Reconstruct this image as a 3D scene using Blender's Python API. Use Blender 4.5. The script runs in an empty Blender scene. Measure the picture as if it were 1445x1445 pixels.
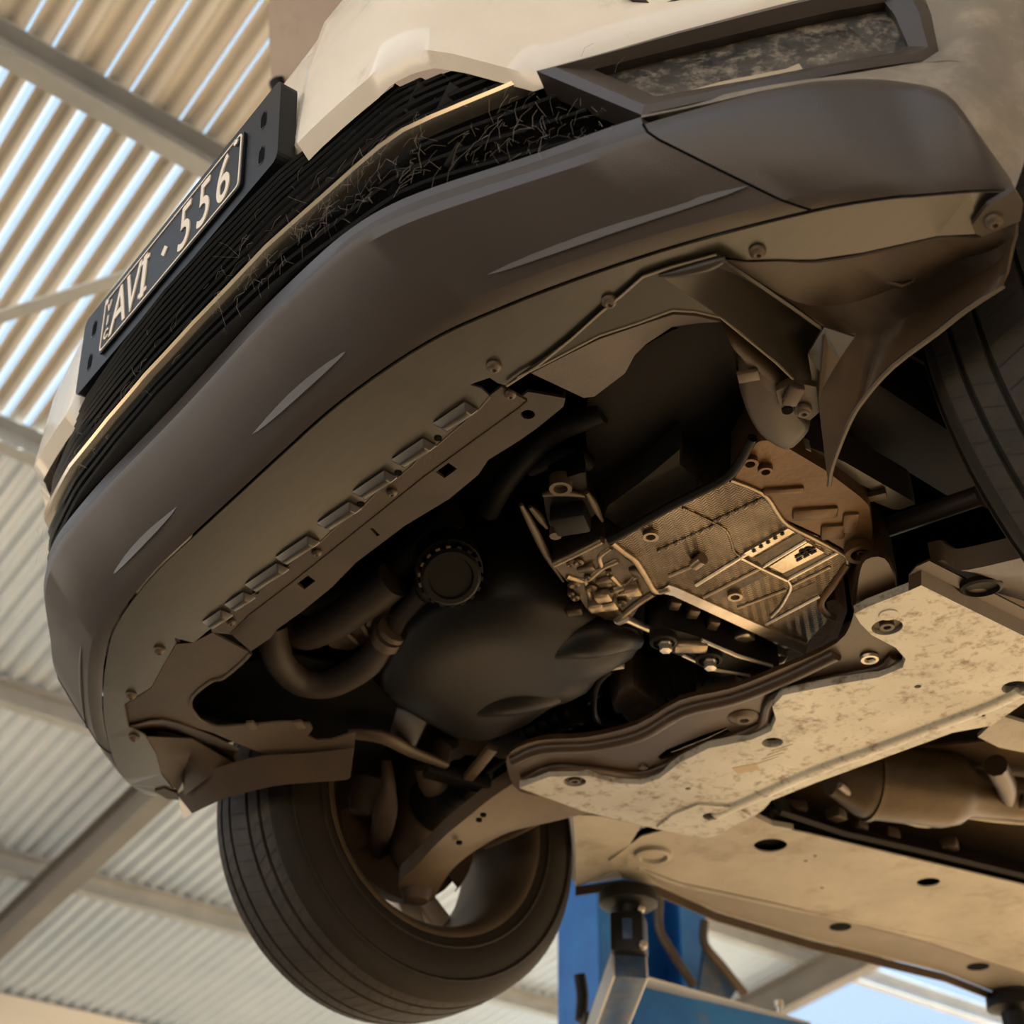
import bpy, bmesh, math, random
from mathutils import Vector, Matrix, Euler
random.seed(7)
S = bpy.context.scene
COL = S.collection
V = Vector

# ------------------------------------------------------------------ camera
CAM = V((1.231904, -0.448682, -0.971856))
RX = V((0.623407298, 0.781675617, 0.018616427))      # image right
RY = V((-0.451808964, 0.379557535, -0.807344250))    # image down
RZ = V((-0.638147319, 0.494893229, 0.589786988))     # view direction
FPX = 1986.02
cd = bpy.data.cameras.new('camera')
cam = bpy.data.objects.new('camera', cd)
COL.objects.link(cam)
m = Matrix.Identity(4)
for i in range(3):
    m[i][0] = RX[i]; m[i][1] = -RY[i]; m[i][2] = -RZ[i]; m[i][3] = CAM[i]
cam.matrix_world = m
cd.sensor_width = 36.0
cd.lens = FPX / 1445.0 * 36.0
cd.clip_start = 0.05
cd.dof.use_dof = True
cd.dof.focus_distance = 1.6
cd.dof.aperture_fstop = 5.6
S.camera = cam

# ------------------------------------------------------------------ world, sun, exposure
w = bpy.data.worlds.new('world'); S.world = w; w.use_nodes = True
bg = w.node_tree.nodes['Background']
bg.inputs[0].default_value = (0.82, 0.90, 1.0, 1)
bg.inputs[1].default_value = 1.0
sd = bpy.data.lights.new('sun', 'SUN'); sd.energy = 42.0; sd.angle = math.radians(0.6)
sd.color = (1.0, 0.83, 0.62)
sun = bpy.data.objects.new('sun', sd); COL.objects.link(sun)
SUN_DIR = V((0.30, 0.72, 0.62)).normalized()          # towards the sun
sun.rotation_euler = SUN_DIR.to_track_quat('Z', 'Y').to_euler()
sun.location = SUN_DIR * 30
S.view_settings.view_transform = 'Standard'
S.view_settings.look = 'None'
S.view_settings.gamma = 1.0
S.view_settings.use_curve_mapping = False
S.view_settings.exposure = 0.9

# ------------------------------------------------------------------ helpers
def ray(px, py):
    return RX * ((px - 722.5) / FPX) + RY * ((py - 722.5) / FPX) + RZ
def P(px, py, z):          # the point at height z that the photograph shows at this pixel
    d = ray(px, py); return CAM + d * ((z - CAM.z) / d.z)
def PX(px, py, x):
    d = ray(px, py); return CAM + d * ((x - CAM.x) / d.x)
def PY(px, py, y):
    d = ray(px, py); return CAM + d * ((y - CAM.y) / d.y)
def mir(p): return V((-p[0], p[1], p[2]))

def new_obj(name, mesh, mat=None, parent=None):
    o = bpy.data.objects.new(name, mesh); COL.objects.link(o)
    if mat and not mesh.materials: mesh.materials.append(mat)
    if parent: o.parent = parent
    return o
def from_bm(name, bm, mat, parent=None, smooth=False, angle=None):
    me = bpy.data.meshes.new(name)
    bmesh.ops.remove_doubles(bm, verts=bm.verts, dist=1e-6)
    bmesh.ops.recalc_face_normals(bm, faces=bm.faces)
    if smooth:
        lim = math.radians(angle if angle else 40)
        for f in bm.faces: f.smooth = True
        for e in bm.edges:
            if len(e.link_faces) == 2 and e.calc_face_angle(0) > lim: e.smooth = False
    bm.to_mesh(me); bm.free()
    return new_obj(name, me, mat, parent)
def tag(o, label, cat=None, group=None, kind=None):
    if label: o['label'] = label
    if cat: o['category'] = cat
    if group: o['group'] = group
    if kind: o['kind'] = kind
    return o
def empty(name, loc):
    o = bpy.data.objects.new(name, None); COL.objects.link(o); o.location = loc
    o.empty_display_size = .1
    return o

def catmull(pts, n=4, closed=False):
    pts = [V(p) for p in pts]; out = []; N = len(pts)
    rng = range(N) if closed else range(N - 1)
    for i in rng:
        if closed:
            a, b, c, d = pts[i - 1], pts[i], pts[(i + 1) % N], pts[(i + 2) % N]
        else:
            b, c = pts[i], pts[i + 1]
            a = pts[i - 1] if i else b * 2 - c
            d = pts[i + 2] if i + 2 < N else c * 2 - b
        for k in range(n):
            t = k / n
            out.append(.5 * ((2 * b) + (c - a) * t + (2 * a - 5 * b + 4 * c - d) * t * t + (3 * b - a - 3 * c + d) * t ** 3))
    if not closed: out.append(pts[-1])
    return out
def resample(pts, n, closed=True):
    pts = [V(p) for p in pts]
    q = pts + [pts[0]] if closed else pts
    L = [0]
    for i in range(len(q) - 1): L.append(L[-1] + (q[i + 1] - q[i]).length)
    out = []; j = 0
    for k in range(n):
        s = L[-1] * k / (n if closed else n - 1)
        while j < len(L) - 2 and L[j + 1] < s: j += 1
        t = (s - L[j]) / max(L[j + 1] - L[j], 1e-9)
        out.append(q[j].lerp(q[j + 1], min(1, t)))
    return out
def circle(c, r, n=14, a=V((1, 0, 0)), b=V((0, 1, 0)), rb=None):
    return [c + a * (r * math.cos(2 * math.pi * k / n)) + b * ((rb or r) * math.sin(2 * math.pi * k / n)) for k in range(n)]

def add_fill(bm, loops, vec, normal=(0, 0, 1)):
    """sheet with holes, thickness vec"""
    vec = V(vec); edges = []; lv = []
    for lp in loops:
        vs = [bm.verts.new(p) for p in lp]; lv.append(vs)
        for i in range(len(vs)): edges.append(bm.edges.new((vs[i - 1], vs[i])))
    r = bmesh.ops.triangle_fill(bm, use_beauty=True, use_dissolve=False, edges=edges, normal=V(normal))
    faces = [g for g in r['geom'] if isinstance(g, bmesh.types.BMFace)]
    if vec.length < 1e-9: return
    mp = {}
    for vs in lv:
        for v in vs: mp[v] = bm.verts.new(v.co + vec)
    for f in faces:
        try: bm.faces.new([mp[v] for v in reversed(f.verts)])
        except Exception: pass
    for vs in lv:
        for i in range(len(vs)):
            a, b = vs[i - 1], vs[i]
            try: bm.faces.new((a, b, mp[b], mp[a]))
            except Exception: pass
def sheet(name, loops, mat, parent, vec=(0, 0, .003), normal=(0, 0, 1), bevel=0):
    if not isinstance(loops[0], (list,)): loops = [loops]
    bm = bmesh.new(); add_fill(bm, loops, vec, normal)
    return from_bm(name, bm, mat, parent)
def add_loft(bm, rings, closed=True, cap0=False, cap1=False):
    rv = [[bm.verts.new(p) for p in r] for r in rings]
    n = len(rv[0])
    for a, b in zip(rv, rv[1:]):
        for i in range(n if closed else n - 1):
            j = (i + 1) % n
            try: bm.faces.new((a[i], a[j], b[j], b[i]))
            except Exception: pass
    if cap0: bm.faces.new(rv[0])
    if cap1: bm.faces.new(rv[-1])
    return rv
def loft(name, rings, mat, parent, closed=True, cap0=False, cap1=False, smooth=True, angle=40, thick=None):
    bm = bmesh.new(); add_loft(bm, rings, closed, cap0, cap1)
    if thick:
        bmesh.ops.remove_doubles(bm, verts=bm.verts, dist=1e-6)
        bmesh.ops.recalc_face_normals(bm, faces=bm.faces)
        bmesh.ops.solidify(bm, geom=bm.faces[:], thickness=thick)
    return from_bm(name, bm, mat, parent, smooth, angle)
def add_tube(bm, path, rad, n=10, cap=True, flat=None):
    path = [V(p) for p in path]; rings = []
    up = V((0, 0, 1)); prev = None
    for i, p in enumerate(path):
        t = (path[min(i + 1, len(path) - 1)] - path[max(i - 1, 0)]).normalized()
        if prev is None:
            a = t.cross(up)
            if a.length < 1e-3: a = t.cross(V((1, 0, 0)))
            a.normalize()
        else:
            a = (prev - t * prev.dot(t)).normalized()
        prev = a; b = t.cross(a)
        r = rad[i] if isinstance(rad, (list, tuple)) else rad
        rings.append(circle(p, r, n, a, b, r * flat if flat else None))
    add_loft(bm, rings, True, cap, cap)
def tube(name, path, rad, mat, parent, n=12, smooth_path=0, flat=None):
    if smooth_path:
        if isinstance(rad, (list, tuple)):
            rr = [V((r, 0, 0)) for r in rad]; rad = [max(v.x, 1e-4) for v in catmull(rr, smooth_path)]
        path = catmull(path, smooth_path)
    bm = bmesh.new(); add_tube(bm, path, rad, n, True, flat)
    return from_bm(name, bm, mat, parent, True, 50)
def add_box(bm, c, ex, ey, ez, bev=0):
    """box from centre and three half-axes"""
    c = V(c); vs = []
    for sx in (-1, 1):
        for sy in (-1, 1):
            for sz in (-1, 1): vs.append(bm.verts.new(c + ex * sx + ey * sy + ez * sz))
    for q in ((0, 1, 3, 2), (4, 6, 7, 5), (0, 4, 5, 1), (2, 3, 7, 6), (0, 2, 6, 4), (1, 5, 7, 3)):
        bm.faces.new([vs[i] for i in q])
def box(name, c, size, mat, parent, rot=None, bevel=0):
    bm = bmesh.new(); X, Y, Z = V((size[0] / 2, 0, 0)), V((0, size[1] / 2, 0)), V((0, 0, size[2] / 2))
    if rot:
        R = Euler(rot).to_matrix(); X, Y, Z = R @ X, R @ Y, R @ Z
    add_box(bm, c, X, Y, Z)
    if bevel: bmesh.ops.bevel(bm, geom=bm.edges[:], offset=bevel, segments=2, affect='EDGES', profile=.5)
    return from_bm(name, bm, mat, parent, bevel > 0, 30)
def bar(name, a, b, wdt, hgt, mat, parent, up=V((0, 0, 1)), bevel=0):
    a, b = V(a), V(b); t = (b - a); L = t.length; t.normalize()
    s = t.cross(up).normalized(); u = s.cross(t)
    bm = bmesh.new(); add_box(bm, (a + b) / 2, t * L / 2, s * wdt / 2, u * hgt / 2)
    if bevel: bmesh.ops.bevel(bm, geom=bm.edges[:], offset=bevel, segments=2, affect='EDGES', profile=.5)
    return from_bm(name, bm, mat, parent, bevel > 0, 30)
def lathe(name, prof, c, axis, mat, parent, n=24, smooth=True, angle=35):
    """prof: list of (radius, height along axis)"""
    axis = V(axis).normalized(); a = axis.orthogonal().normalized(); b = axis.cross(a)
    rings = [circle(V(c) + axis * h, max(r, 1e-5), n, a, b) for r, h in prof]
    bm = bmesh.new(); add_loft(bm, rings, True, prof[0][0] > 1e-4, prof[-1][0] > 1e-4)
    return from_bm(name, bm, mat, parent, smooth, angle)
def stack(name, layers, mat, parent, n=48, cap=True, capt=False, smooth=True, angle=35, rnd=0):
    """layers: lists of 3D outline points, lowest first; resampled and skinned"""
    rings = [resample(catmull(l, rnd, True) if rnd else l, n) for l in layers]
    return loft(name, rings, mat, parent, True, cap, capt, smooth, angle)
def shrink(pts, k, dz=0, c=None):
    c = c or sum(pts, V((0, 0, 0))) / len(pts)
    return [c + (p - c) * k + V((0, 0, dz)) for p in pts]

# ------------------------------------------------------------------ materials
def mat(name, c1, c2=None, rough=.5, metal=0, scale=8, detail=6, lo=.35, hi=.65, bump=0, bscale=60, rvar=0, coat=0, stretch=None, dust=None, dlo=.5, dhi=.75, dscale=3, spec=.5):
    m = bpy.data.materials.new(name); m.use_nodes = True
    nt = m.node_tree; N = nt.nodes; L = nt.links
    b = N['Principled BSDF']
    b.inputs['Roughness'].default_value = rough; b.inputs['Metallic'].default_value = metal
    b.inputs['Specular IOR Level'].default_value = spec
    b.inputs['Coat Weight'].default_value = coat
    tc = N.new('ShaderNodeTexCoord'); src = tc.outputs['Object']
    if stretch:
        mp = N.new('ShaderNodeMapping'); mp.inputs['Scale'].default_value = stretch
        mp.inputs['Rotation'].default_value = (0, 0, .6)
        L.new(src, mp.inputs[0]); src = mp.outputs[0]
    col = None
    if c2:
        n = N.new('ShaderNodeTexNoise'); n.inputs['Scale'].default_value = scale; n.inputs['Detail'].default_value = detail
        n.inputs['Roughness'].default_value = .65
        L.new(src, n.inputs['Vector'])
        r = N.new('ShaderNodeValToRGB'); r.color_ramp.elements[0].position = lo; r.color_ramp.elements[1].position = hi
        r.color_ramp.elements[0].color = (*c1, 1); r.color_ramp.elements[1].color = (*c2, 1)
        L.new(n.outputs[0], r.inputs[0]); col = r.outputs[0]
        if rvar:
            mr = N.new('ShaderNodeMapRange'); mr.inputs[3].default_value = rough - rvar; mr.inputs[4].default_value = rough + rvar
            L.new(n.outputs[0], mr.inputs[0]); L.new(mr.outputs[0], b.inputs['Roughness'])
    else:
        b.inputs['Base Color'].default_value = (*c1, 1)
    if dust:
        n = N.new('ShaderNodeTexNoise'); n.inputs['Scale'].default_value = dscale; n.inputs['Detail'].default_value = 8
        n.inputs['Roughness'].default_value = .7
        L.new(tc.outputs['Object'], n.inputs['Vector'])
        r = N.new('ShaderNodeMapRange'); r.inputs[1].default_value = dlo; r.inputs[2].default_value = dhi
        L.new(n.outputs[0], r.inputs[0])
        mx = N.new('ShaderNodeMix'); mx.data_type = 'RGBA'
        L.new(r.outputs[0], mx.inputs[0])
        if col: L.new(col, mx.inputs[6])
        else: mx.inputs[6].default_value = (*c1, 1)
        mx.inputs[7].default_value = (*dust, 1); col = mx.outputs[2]
    if col: L.new(col, b.inputs['Base Color'])
    if bump:
        n = N.new('ShaderNodeTexNoise'); n.inputs['Scale'].default_value = bscale; n.inputs['Detail'].default_value = 4
        L.new(tc.outputs['Object'], n.inputs['Vector'])
        bp = N.new('ShaderNodeBump'); bp.inputs['Strength'].default_value = bump; bp.inputs['Distance'].default_value = .004
        L.new(n.outputs[0], bp.inputs['Height']); L.new(bp.outputs[0], b.inputs['Normal'])
    return m
M = {}
M['paint'] = mat('cream_paint', (.74, .66, .53), (.68, .60, .47), .25, 0, 6, coat=.6, dust=(.42, .34, .24), dlo=.62, dhi=.9, dscale=14)
M['bumper'] = mat('bumper_plastic', (.034, .0262, .0212), (.040, .031, .0255), .38, 0, 5, bump=.12, bscale=900, dust=(.055, .044, .034), dlo=.6, dhi=1.0, dscale=10)
M['clad'] = mat('cladding_plastic', (.042, .034, .028), (.065, .053, .041), .42, 0, 9, bump=.12, bscale=800, dust=(.17, .135, .095), dlo=.55, dhi=.95, dscale=16)
M['gloss'] = mat('gloss_black_plastic', (.007, .007, .0075), (.012, .012, .012), .22, 0, 10, dust=(.06, .05, .04), dlo=.6, dhi=.95, dscale=40, spec=.45)
M['fogpanel'] = mat('dirty_black_panel', (.022, .021, .019), (.06, .054, .046), .3, 0, 30, dust=(.36, .30, .22), dlo=.48, dhi=.80, dscale=55)
M['chrome'] = mat('champagne_trim', (.62, .52, .38), None, .25, .9)
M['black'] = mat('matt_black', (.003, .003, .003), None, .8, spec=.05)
M['nearblack'] = mat('near_black_plastic', (.003, .0026, .0022), (.007, .0055, .0045), .55, 0, 8, spec=.15)  # near-black base shared by dark plastic and rubber parts
M['tray'] = mat('undertray_plastic', (.020, .0165, .0112), (.030, .0245, .017), .30, 0, 7, rvar=.035, stretch=(3, 14, 3), dust=(.036, .025, .0135), dlo=.5, dhi=.85, dscale=4, spec=.75)
M['liner'] = mat('dusty_liner', (.027, .0155, .007), (.042, .0245, .0105), .55, 0, 9, bump=.1, bscale=300, dust=(.066, .036, .0135), dlo=.5, dhi=.8, dscale=5)
M['duct'] = mat('duct_plastic', (.024, .0195, .013), (.031, .025, .017), .36, 0, 8, spec=.4)
M['support'] = mat('support_plastic', (.022, .014, .009), (.033, .021, .012), .55, 0, 9, dust=(.05, .032, .017), dlo=.5, dhi=.8, dscale=8)
M['rivet'] = mat('dusty_rivet', (.048, .033, .018), (.07, .047, .025), .5, 0, 60)
M['oilpan'] = mat('oil_pan_black', (.0042, .0036, .003), (.0065, .0056, .0048), .40, 0, 5, bump=.12, bscale=25, spec=.2)
M['rubber'] = mat('hose_rubber', (.017, .0115, .0075), (.026, .017, .0105), .6, 0, 12, spec=.35)
M['tyre'] = mat('tyre_rubber', (.010, .0074, .0048), (.0145, .0108, .007), .65, 0, 8, bump=.15, bscale=200, spec=.2)
M['tread'] = mat('tread_rubber', (.022, .0175, .013), (.034, .027, .0205), .7, 0, 20, bump=.3, bscale=120, spec=.3)
M['groove'] = mat('groove_rubber', (.015, .013, .011), None, .9)
M['rim'] = mat('shaded_alloy', (.05, .034, .019), (.07, .049, .028), .5, .2, 6)  # darker alloy copy, shade of the barrel put into its colour
M['cladlight'] = mat('dusty_lit_cladding', (.15, .128, .10), (.23, .195, .15), .4, 0, 7, bump=.1, bscale=700, dust=(.36, .30, .22), dlo=.5, dhi=.85, dscale=14)  # dust, with light from the open side put in as paler colour
M['mark'] = mat('stamp_mark', (.36, .29, .19), None, .6)
M['spoke'] = mat('lit_alloy', (.55, .46, .37), (.62, .53, .43), .4, .2, 6)  # paler alloy copy, sunlight from outside put into its colour
M['rust'] = mat('brake_iron', (.026, .015, .0075), (.045, .025, .012), .7, .2, 14, bump=.3, bscale=60)
M['susp'] = mat('suspension_steel', (.04, .026, .0138), (.062, .04, .022), .5, .1, 8, dust=(.085, .057, .03), dlo=.5, dhi=.8, dscale=6)
M['subframe'] = mat('subframe_paint', (.024, .0135, .0065), (.042, .0235, .011), .36, .1, 7, dust=(.062, .036, .0165), dlo=.5, dhi=.8, dscale=5, spec=.5)
M['plate_al'] = mat('dirty_light_panel', (.34, .33, .29), (.46, .45, .405), .38, .15, 6, dust=(.13, .092, .05), dlo=.50, dhi=.68, dscale=48)
M['pan'] = mat('underseal', (.265, .24, .195), (.34, .31, .255), .6, 0, 6, bump=.15, bscale=150, dust=(.14, .105, .062), dlo=.52, dhi=.78, dscale=9)
M['castbrown'] = mat('stained_casting', (.07, .035, .0115), (.115, .06, .021), .42, .4, 8, bump=.2, bscale=120)
M['bolt'] = mat('zinc_bolt', (.55, .50, .42), None, .35, .8)
M['steel'] = mat('galvanised_steel', (.36, .38, .39), (.46, .47, .48), .45, .4, 5)
M['exhaust'] = mat('exhaust_steel', (.05, .033, .016), (.075, .051, .026), .42, .5, 10)
M['shield'] = mat('heat_shield', (.055, .034, .015), (.08, .05, .023), .5, .3, 12, bump=.3, bscale=60)
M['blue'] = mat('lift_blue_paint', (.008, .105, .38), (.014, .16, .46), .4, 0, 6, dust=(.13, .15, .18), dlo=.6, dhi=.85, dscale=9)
M['rubberpad'] = mat('pad_rubber', (.004, .004, .0045), None, .5, spec=.25)
M['platebk'] = mat('plate_black', (.006, .0065, .007), None, .35, spec=.3)
M['platech'] = mat('plate_lettering', (.70, .60, .47), None, .45)
M['web'] = mat('cobweb_thread', (.20, .165, .13), None, .8)
M['bonnet'] = mat('shaded_bonnet_paint', (.26, .19, .135), (.31, .23, .165), .5, 0, 6, dust=(.16, .10, .065), dlo=.6, dhi=.85, dscale=9)  # brown base carries the shade on the cream bonnet's underside
M['concrete'] = mat('dusty_concrete', (.150, .125, .095), (.20, .17, .132), .85, 0, 2, bump=.2, bscale=30)
M['zinc'] = mat('zinc_sheet', (.55, .64, .74), (.66, .73, .82), .42, .25, 1.2)
M['wallsheet'] = mat('pale_wall_sheet', (.62, .585, .53), (.70, .66, .60), .5, 0, 2)
M['skysheet'] = mat('dusty_roof_sheet', (.46, .42, .37), (.54, .50, .44), .5, 0, 2)
M['rafter'] = mat('grey_rafter_paint', (.16, .155, .145), (.20, .19, .18), .55, .1, 3)

def cast_mat():
    m = mat('cast_aluminium', (.075, .054, .033), (.22, .175, .122), .27, .85, 9)
    nt = m.node_tree; N = nt.nodes; L = nt.links; b = N['Principled BSDF']
    tc = N.new('ShaderNodeTexCoord'); sp = N.new('ShaderNodeSeparateXYZ'); L.new(tc.outputs['Object'], sp.inputs[0])
    def mth(op, a, bb=None):
        n = N.new('ShaderNodeMath'); n.operation = op
        for i, x in enumerate((a, bb)):
            if x is None: continue
            if isinstance(x, (int, float)): n.inputs[i].default_value = x
            else: L.new(x, n.inputs[i])
        return n.outputs[0]
    # herringbone relief: zigzag ridges
    u = mth('ADD', mth('MULTIPLY', sp.outputs[0], .8), mth('MULTIPLY', sp.outputs[1], .6))
    v = mth('SUBTRACT', mth('MULTIPLY', sp.outputs[1], .8), mth('MULTIPLY', sp.outputs[0], .6))
    zig = mth('PINGPONG', u, .006)
    h = mth('SINE', mth('MULTIPLY', mth('ADD', v, zig), 6.2832 / .005))
    bp = N.new('ShaderNodeBump'); bp.inputs['Strength'].default_value = .35; bp.inputs['Distance'].default_value = .0008
    L.new(h, bp.inputs['Height']); L.new(bp.outputs[0], b.inputs['Normal'])
    return m
M['castherr'] = cast_mat()
M['castbright'] = mat('bright_casting', (.34, .28, .20), (.60, .53, .43), .24, .9, 16)  # brighter casting copy, rear-edge highlights are put into its colour
M['sillgrey'] = mat('sill_underseal', (.15, .13, .105), (.19, .165, .135), .6, 0, 6, bump=.12, bscale=150)
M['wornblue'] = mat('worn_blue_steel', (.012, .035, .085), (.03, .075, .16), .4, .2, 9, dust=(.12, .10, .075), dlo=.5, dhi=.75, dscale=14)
M['castdark'] = mat('oily_casting', (.035, .025, .014), (.10, .072, .043), .36, .6, 14, bump=.3, bscale=90)
M['cast'] = mat('cast_aluminium_plain', (.20, .15, .095), (.34, .27, .185), .30, .8, 9, bump=.15, bscale=160)

def clear_mat(name, tint, alpha):
    """clear corrugated sheeting: see-through with a dusty film"""
    m = bpy.data.materials.new(name); m.use_nodes = True
    nt = m.node_tree; N = nt.nodes; L = nt.links
    for n in list(N): N.remove(n)
    out = N.new('ShaderNodeOutputMaterial')
    t = N.new('ShaderNodeBsdfTransparent'); t.inputs[0].default_value = (*tint, 1)
    tl = N.new('ShaderNodeBsdfTranslucent'); tl.inputs[0].default_value = (.75, .80, .85, 1)
    df = N.new('ShaderNodeBsdfDiffuse'); df.inputs[0].default_value = (.62, .66, .70, 1)
    a = N.new('ShaderNodeMixShader'); a.inputs[0].default_value = .5
    L.new(tl.outputs[0], a.inputs[1]); L.new(df.outputs[0], a.inputs[2])
    mx = N.new('ShaderNodeMixShader'); mx.inputs[0].default_value = alpha
    L.new(t.outputs[0], mx.inputs[1]); L.new(a.outputs[0], mx.inputs[2])
    L.new(mx.outputs[0], out.inputs[0])
    return m
M['clear'] = clear_mat('clear_sheet', (.40, .50, .58), .06)
M['clear3'] = clear_mat('warm_clear_sheet', (.80, .74, .62), .05)  # warm tint invented to colour the sun reaching the floor
M['clear2'] = clear_mat('blue_clear_sheet', (.25, .37, .52), .03)

# ================================================================== THE SHED
FLOOR = -2.0
ROOF0 = CAM.z + 4.0
SL = 0.145
def roofz(x): return ROOF0 + SL * (x - CAM.x)
XE = CAM.x - 8.95            # eave
XR = 5.4                     # ridge
Y0, Y1, Y2 = -2.2, 7.05, 15.0

bm = bmesh.new(); add_box(bm, V((0, 0, FLOOR - .1)), V((40, 0, 0)), V((0, 45, 0)), V((0, 0, .1)))
floor = from_bm('floor', bm, M['concrete']); tag(floor, None, kind='structure')

def corrugated(name, x0, x1, y0, y1, pitch, amp, mats, parent, sel=None, dz=0):
    """corrugated sheet running along x; sel(k) picks the material of strip k"""
    bm = bmesh.new(); n = 8; step = pitch / n
    K = int(round((y1 - y0) / step)); xs = [x0, x1]
    rows = []
    for k in range(K + 1):
        y = y0 + k * step
        z = amp * math.cos(2 * math.pi * k / n)
        rows.append([bm.verts.new((x, y, roofz(x) + z + dz)) for x in xs])
    for k in range(K):
        f = bm.faces.new((rows[k][0], rows[k][1], rows[k + 1][1], rows[k + 1][0])); f.smooth = True
        if sel: f.material_index = sel(k % n, k // n)
    me = bpy.data.meshes.new(name); bm.to_mesh(me); bm.free()
    for q in mats: me.materials.append(q)
    return new_obj(name, me, None, parent)
PUR = [CAM.x - 1.45, CAM.x - 2.955, CAM.x - 4.42, CAM.x - 5.92, CAM.x - 7.33]
ceiling = corrugated('ceiling', XE - .1, PUR[2], Y0, Y1, .085, .017, [M['zinc']], None)
tag(ceiling, None, kind='structure')
PITCH = .084
# skylight bays: every rib has a clear strip
def sel_strip(j, k): return 1 if j in (3, 4, 5) else 0
def sel_thin(j, k): return 1 if (j == 4 and k % 3 != 0) else 0
corrugated('skylight_sheet', PUR[2], PUR[1], Y0, Y1, PITCH, .016, [M['skysheet'], M['clear']], ceiling, sel_strip)
corrugated('roof_sheet', PUR[1], XR, Y0, Y1, PITCH, .016, [M['wallsheet'], M['clear']], ceiling, sel_thin)
corrugated('clear_roof_sheet', XE - .1, -2.4, Y1, Y2, .085, .008, [M['clear2']], ceiling)
corrugated('clear_roof_sheet', -2.4, XR, Y1, Y2, .085, .008, [M['clear3']], ceiling)  # unseen bay, made clear to let warm sun in under the car
for x in PUR + [CAM.x + .05, CAM.x + 1.5]:
    zc = roofz(x) - .075
    bm = bmesh.new()
    # C-section purlin
    add_box(bm, V((x, (Y0 + Y2) / 2, zc)), V((.004, 0, 0)), V((0, (Y2 - Y0) / 2, 0)), V((0, 0, .055)))
    add_box(bm, V((x + .03, (Y0 + Y2) / 2, zc + .055)), V((.034, 0, 0)), V((0, (Y2 - Y0) / 2, 0)), V((0, 0, .003)))
    add_box(bm, V((x + .03, (Y0 + Y2) / 2, zc - .055)), V((.034, 0, 0)), V((0, (Y2 - Y0) / 2, 0)), V((0, 0, .003)))
    from_bm('purlin', bm, M['steel'], ceiling)
for y in (CAM.y + 2.52, CAM.y + 7.15 - .1):
    a = V((XE, y, roofz(XE) - .24)); b = V((XR, y, roofz(XR) - .24))
    bm = bmesh.new(); t = (b - a).normalized(); u = V((-t.z, 0, t.x))
    add_box(bm, (a + b) / 2, t * ((b - a).length / 2), V((0, .006, 0)), u * .10)
    for s in (-1, 1): add_box(bm, (a + b) / 2 + u * .10 * s, t * ((b - a).length / 2), V((0, .05, 0)), u * .006)
    from_bm('rafter', bm, M['rafter'], ceiling)
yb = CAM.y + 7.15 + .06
bar('pale_rafter_strip', V((XE, yb, roofz(XE) - .10)), V((XR, yb, roofz(XR) - .10)), .07, .03, M['wallsheet'], ceiling)  # separate pale bar running beside the rafter
def on_roof(px, py, drop):
    d = ray(px, py); t = (ROOF0 - drop - SL * 0 - CAM.z) / (d.z - SL * d.x); return CAM + d * t
bar('roof_brace', on_roof(-420, 580, .16), on_roof(560, 270, .16), .05, .008, M['steel'], ceiling)
# eave beam and side wall
bm = bmesh.new(); add_box(bm, V((XE, (Y0 + Y2) / 2, roofz(XE) - .13)), V((.05, 0, 0)), V((0, (Y2 - Y0) / 2, 0)), V((0, 0, .11)))
eave = from_bm('trim_1', bm, M['wallsheet']); tag(eave, None, kind='structure')
bm = bmesh.new(); n = int((Y2 - Y0) / .0425); rows = []
for k in range(n + 1):
    x = XE - .09 + (.012 if k % 2 else -.012); y = Y0 + k * .0425
    rows.append((bm.verts.new((x, y, FLOOR)), bm.verts.new((x, y, roofz(XE) - .02))))
for a, b in zip(rows, rows[1:]): bm.faces.new((a[0], b[0], b[1], a[1]))
wall = from_bm('wall_left', bm, M['wallsheet']); tag(wall, None, kind='structure')
bm = bmesh.new(); rows = []
for k in range(n + 1):
    x = XR + .05 + (.012 if k % 2 else -.012); y = Y0 + k * .0425
    rows.append((bm.verts.new((x, y, FLOOR)), bm.verts.new((x, y, roofz(XR) - .02))))
for a, b in zip(rows, rows[1:]): bm.faces.new((a[0], b[0], b[1], a[1]))
wall2 = from_bm('wall_right_blocker', bm, M['wallsheet']); tag(wall2, None, kind='structure')  # unseen wall, added to block light from the open side

# ================================================================== THE CAR
car = empty('car', (0, 0, FLOOR)); 
tag(car, 'cream hatchback raised on the lift, seen from below its front bumper', 'car')
CARINV = V((0, 0, -FLOOR))
def part(o):           # parts are modelled in scene coordinates; the car's root stands on the floor below it
    return o
root_off = Matrix.Translation((0, 0, -FLOOR))
def C_(o):
    o.parent = car; o.matrix_parent_inverse = root_off
    return o
RIVET = None
def rivet_mesh():
    bm = bmesh.new(); prof = [(.011, .0), (.0105, -.003), (.008, -.0045), (.0075, -.0045), (.007, -.006), (.0035, -.007), (.003, -.004)]
    add_loft(bm, [circle(V((0, 0, h)), r * .74, 16) for r, h in prof], True, False, True)
    for f in bm.faces: f.smooth = True
    me = bpy.data.meshes.new('rivet'); bm.to_mesh(me); bm.free(); me.materials.append(M['rivet']); return me
RIV = rivet_mesh()
def rivet(p, parent, s=1.0, name='rivet'):
    o = bpy.data.objects.new(name, RIV); COL.objects.link(o); o.parent = parent; o.location = p; o.scale = (s, s, s); return o

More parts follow.
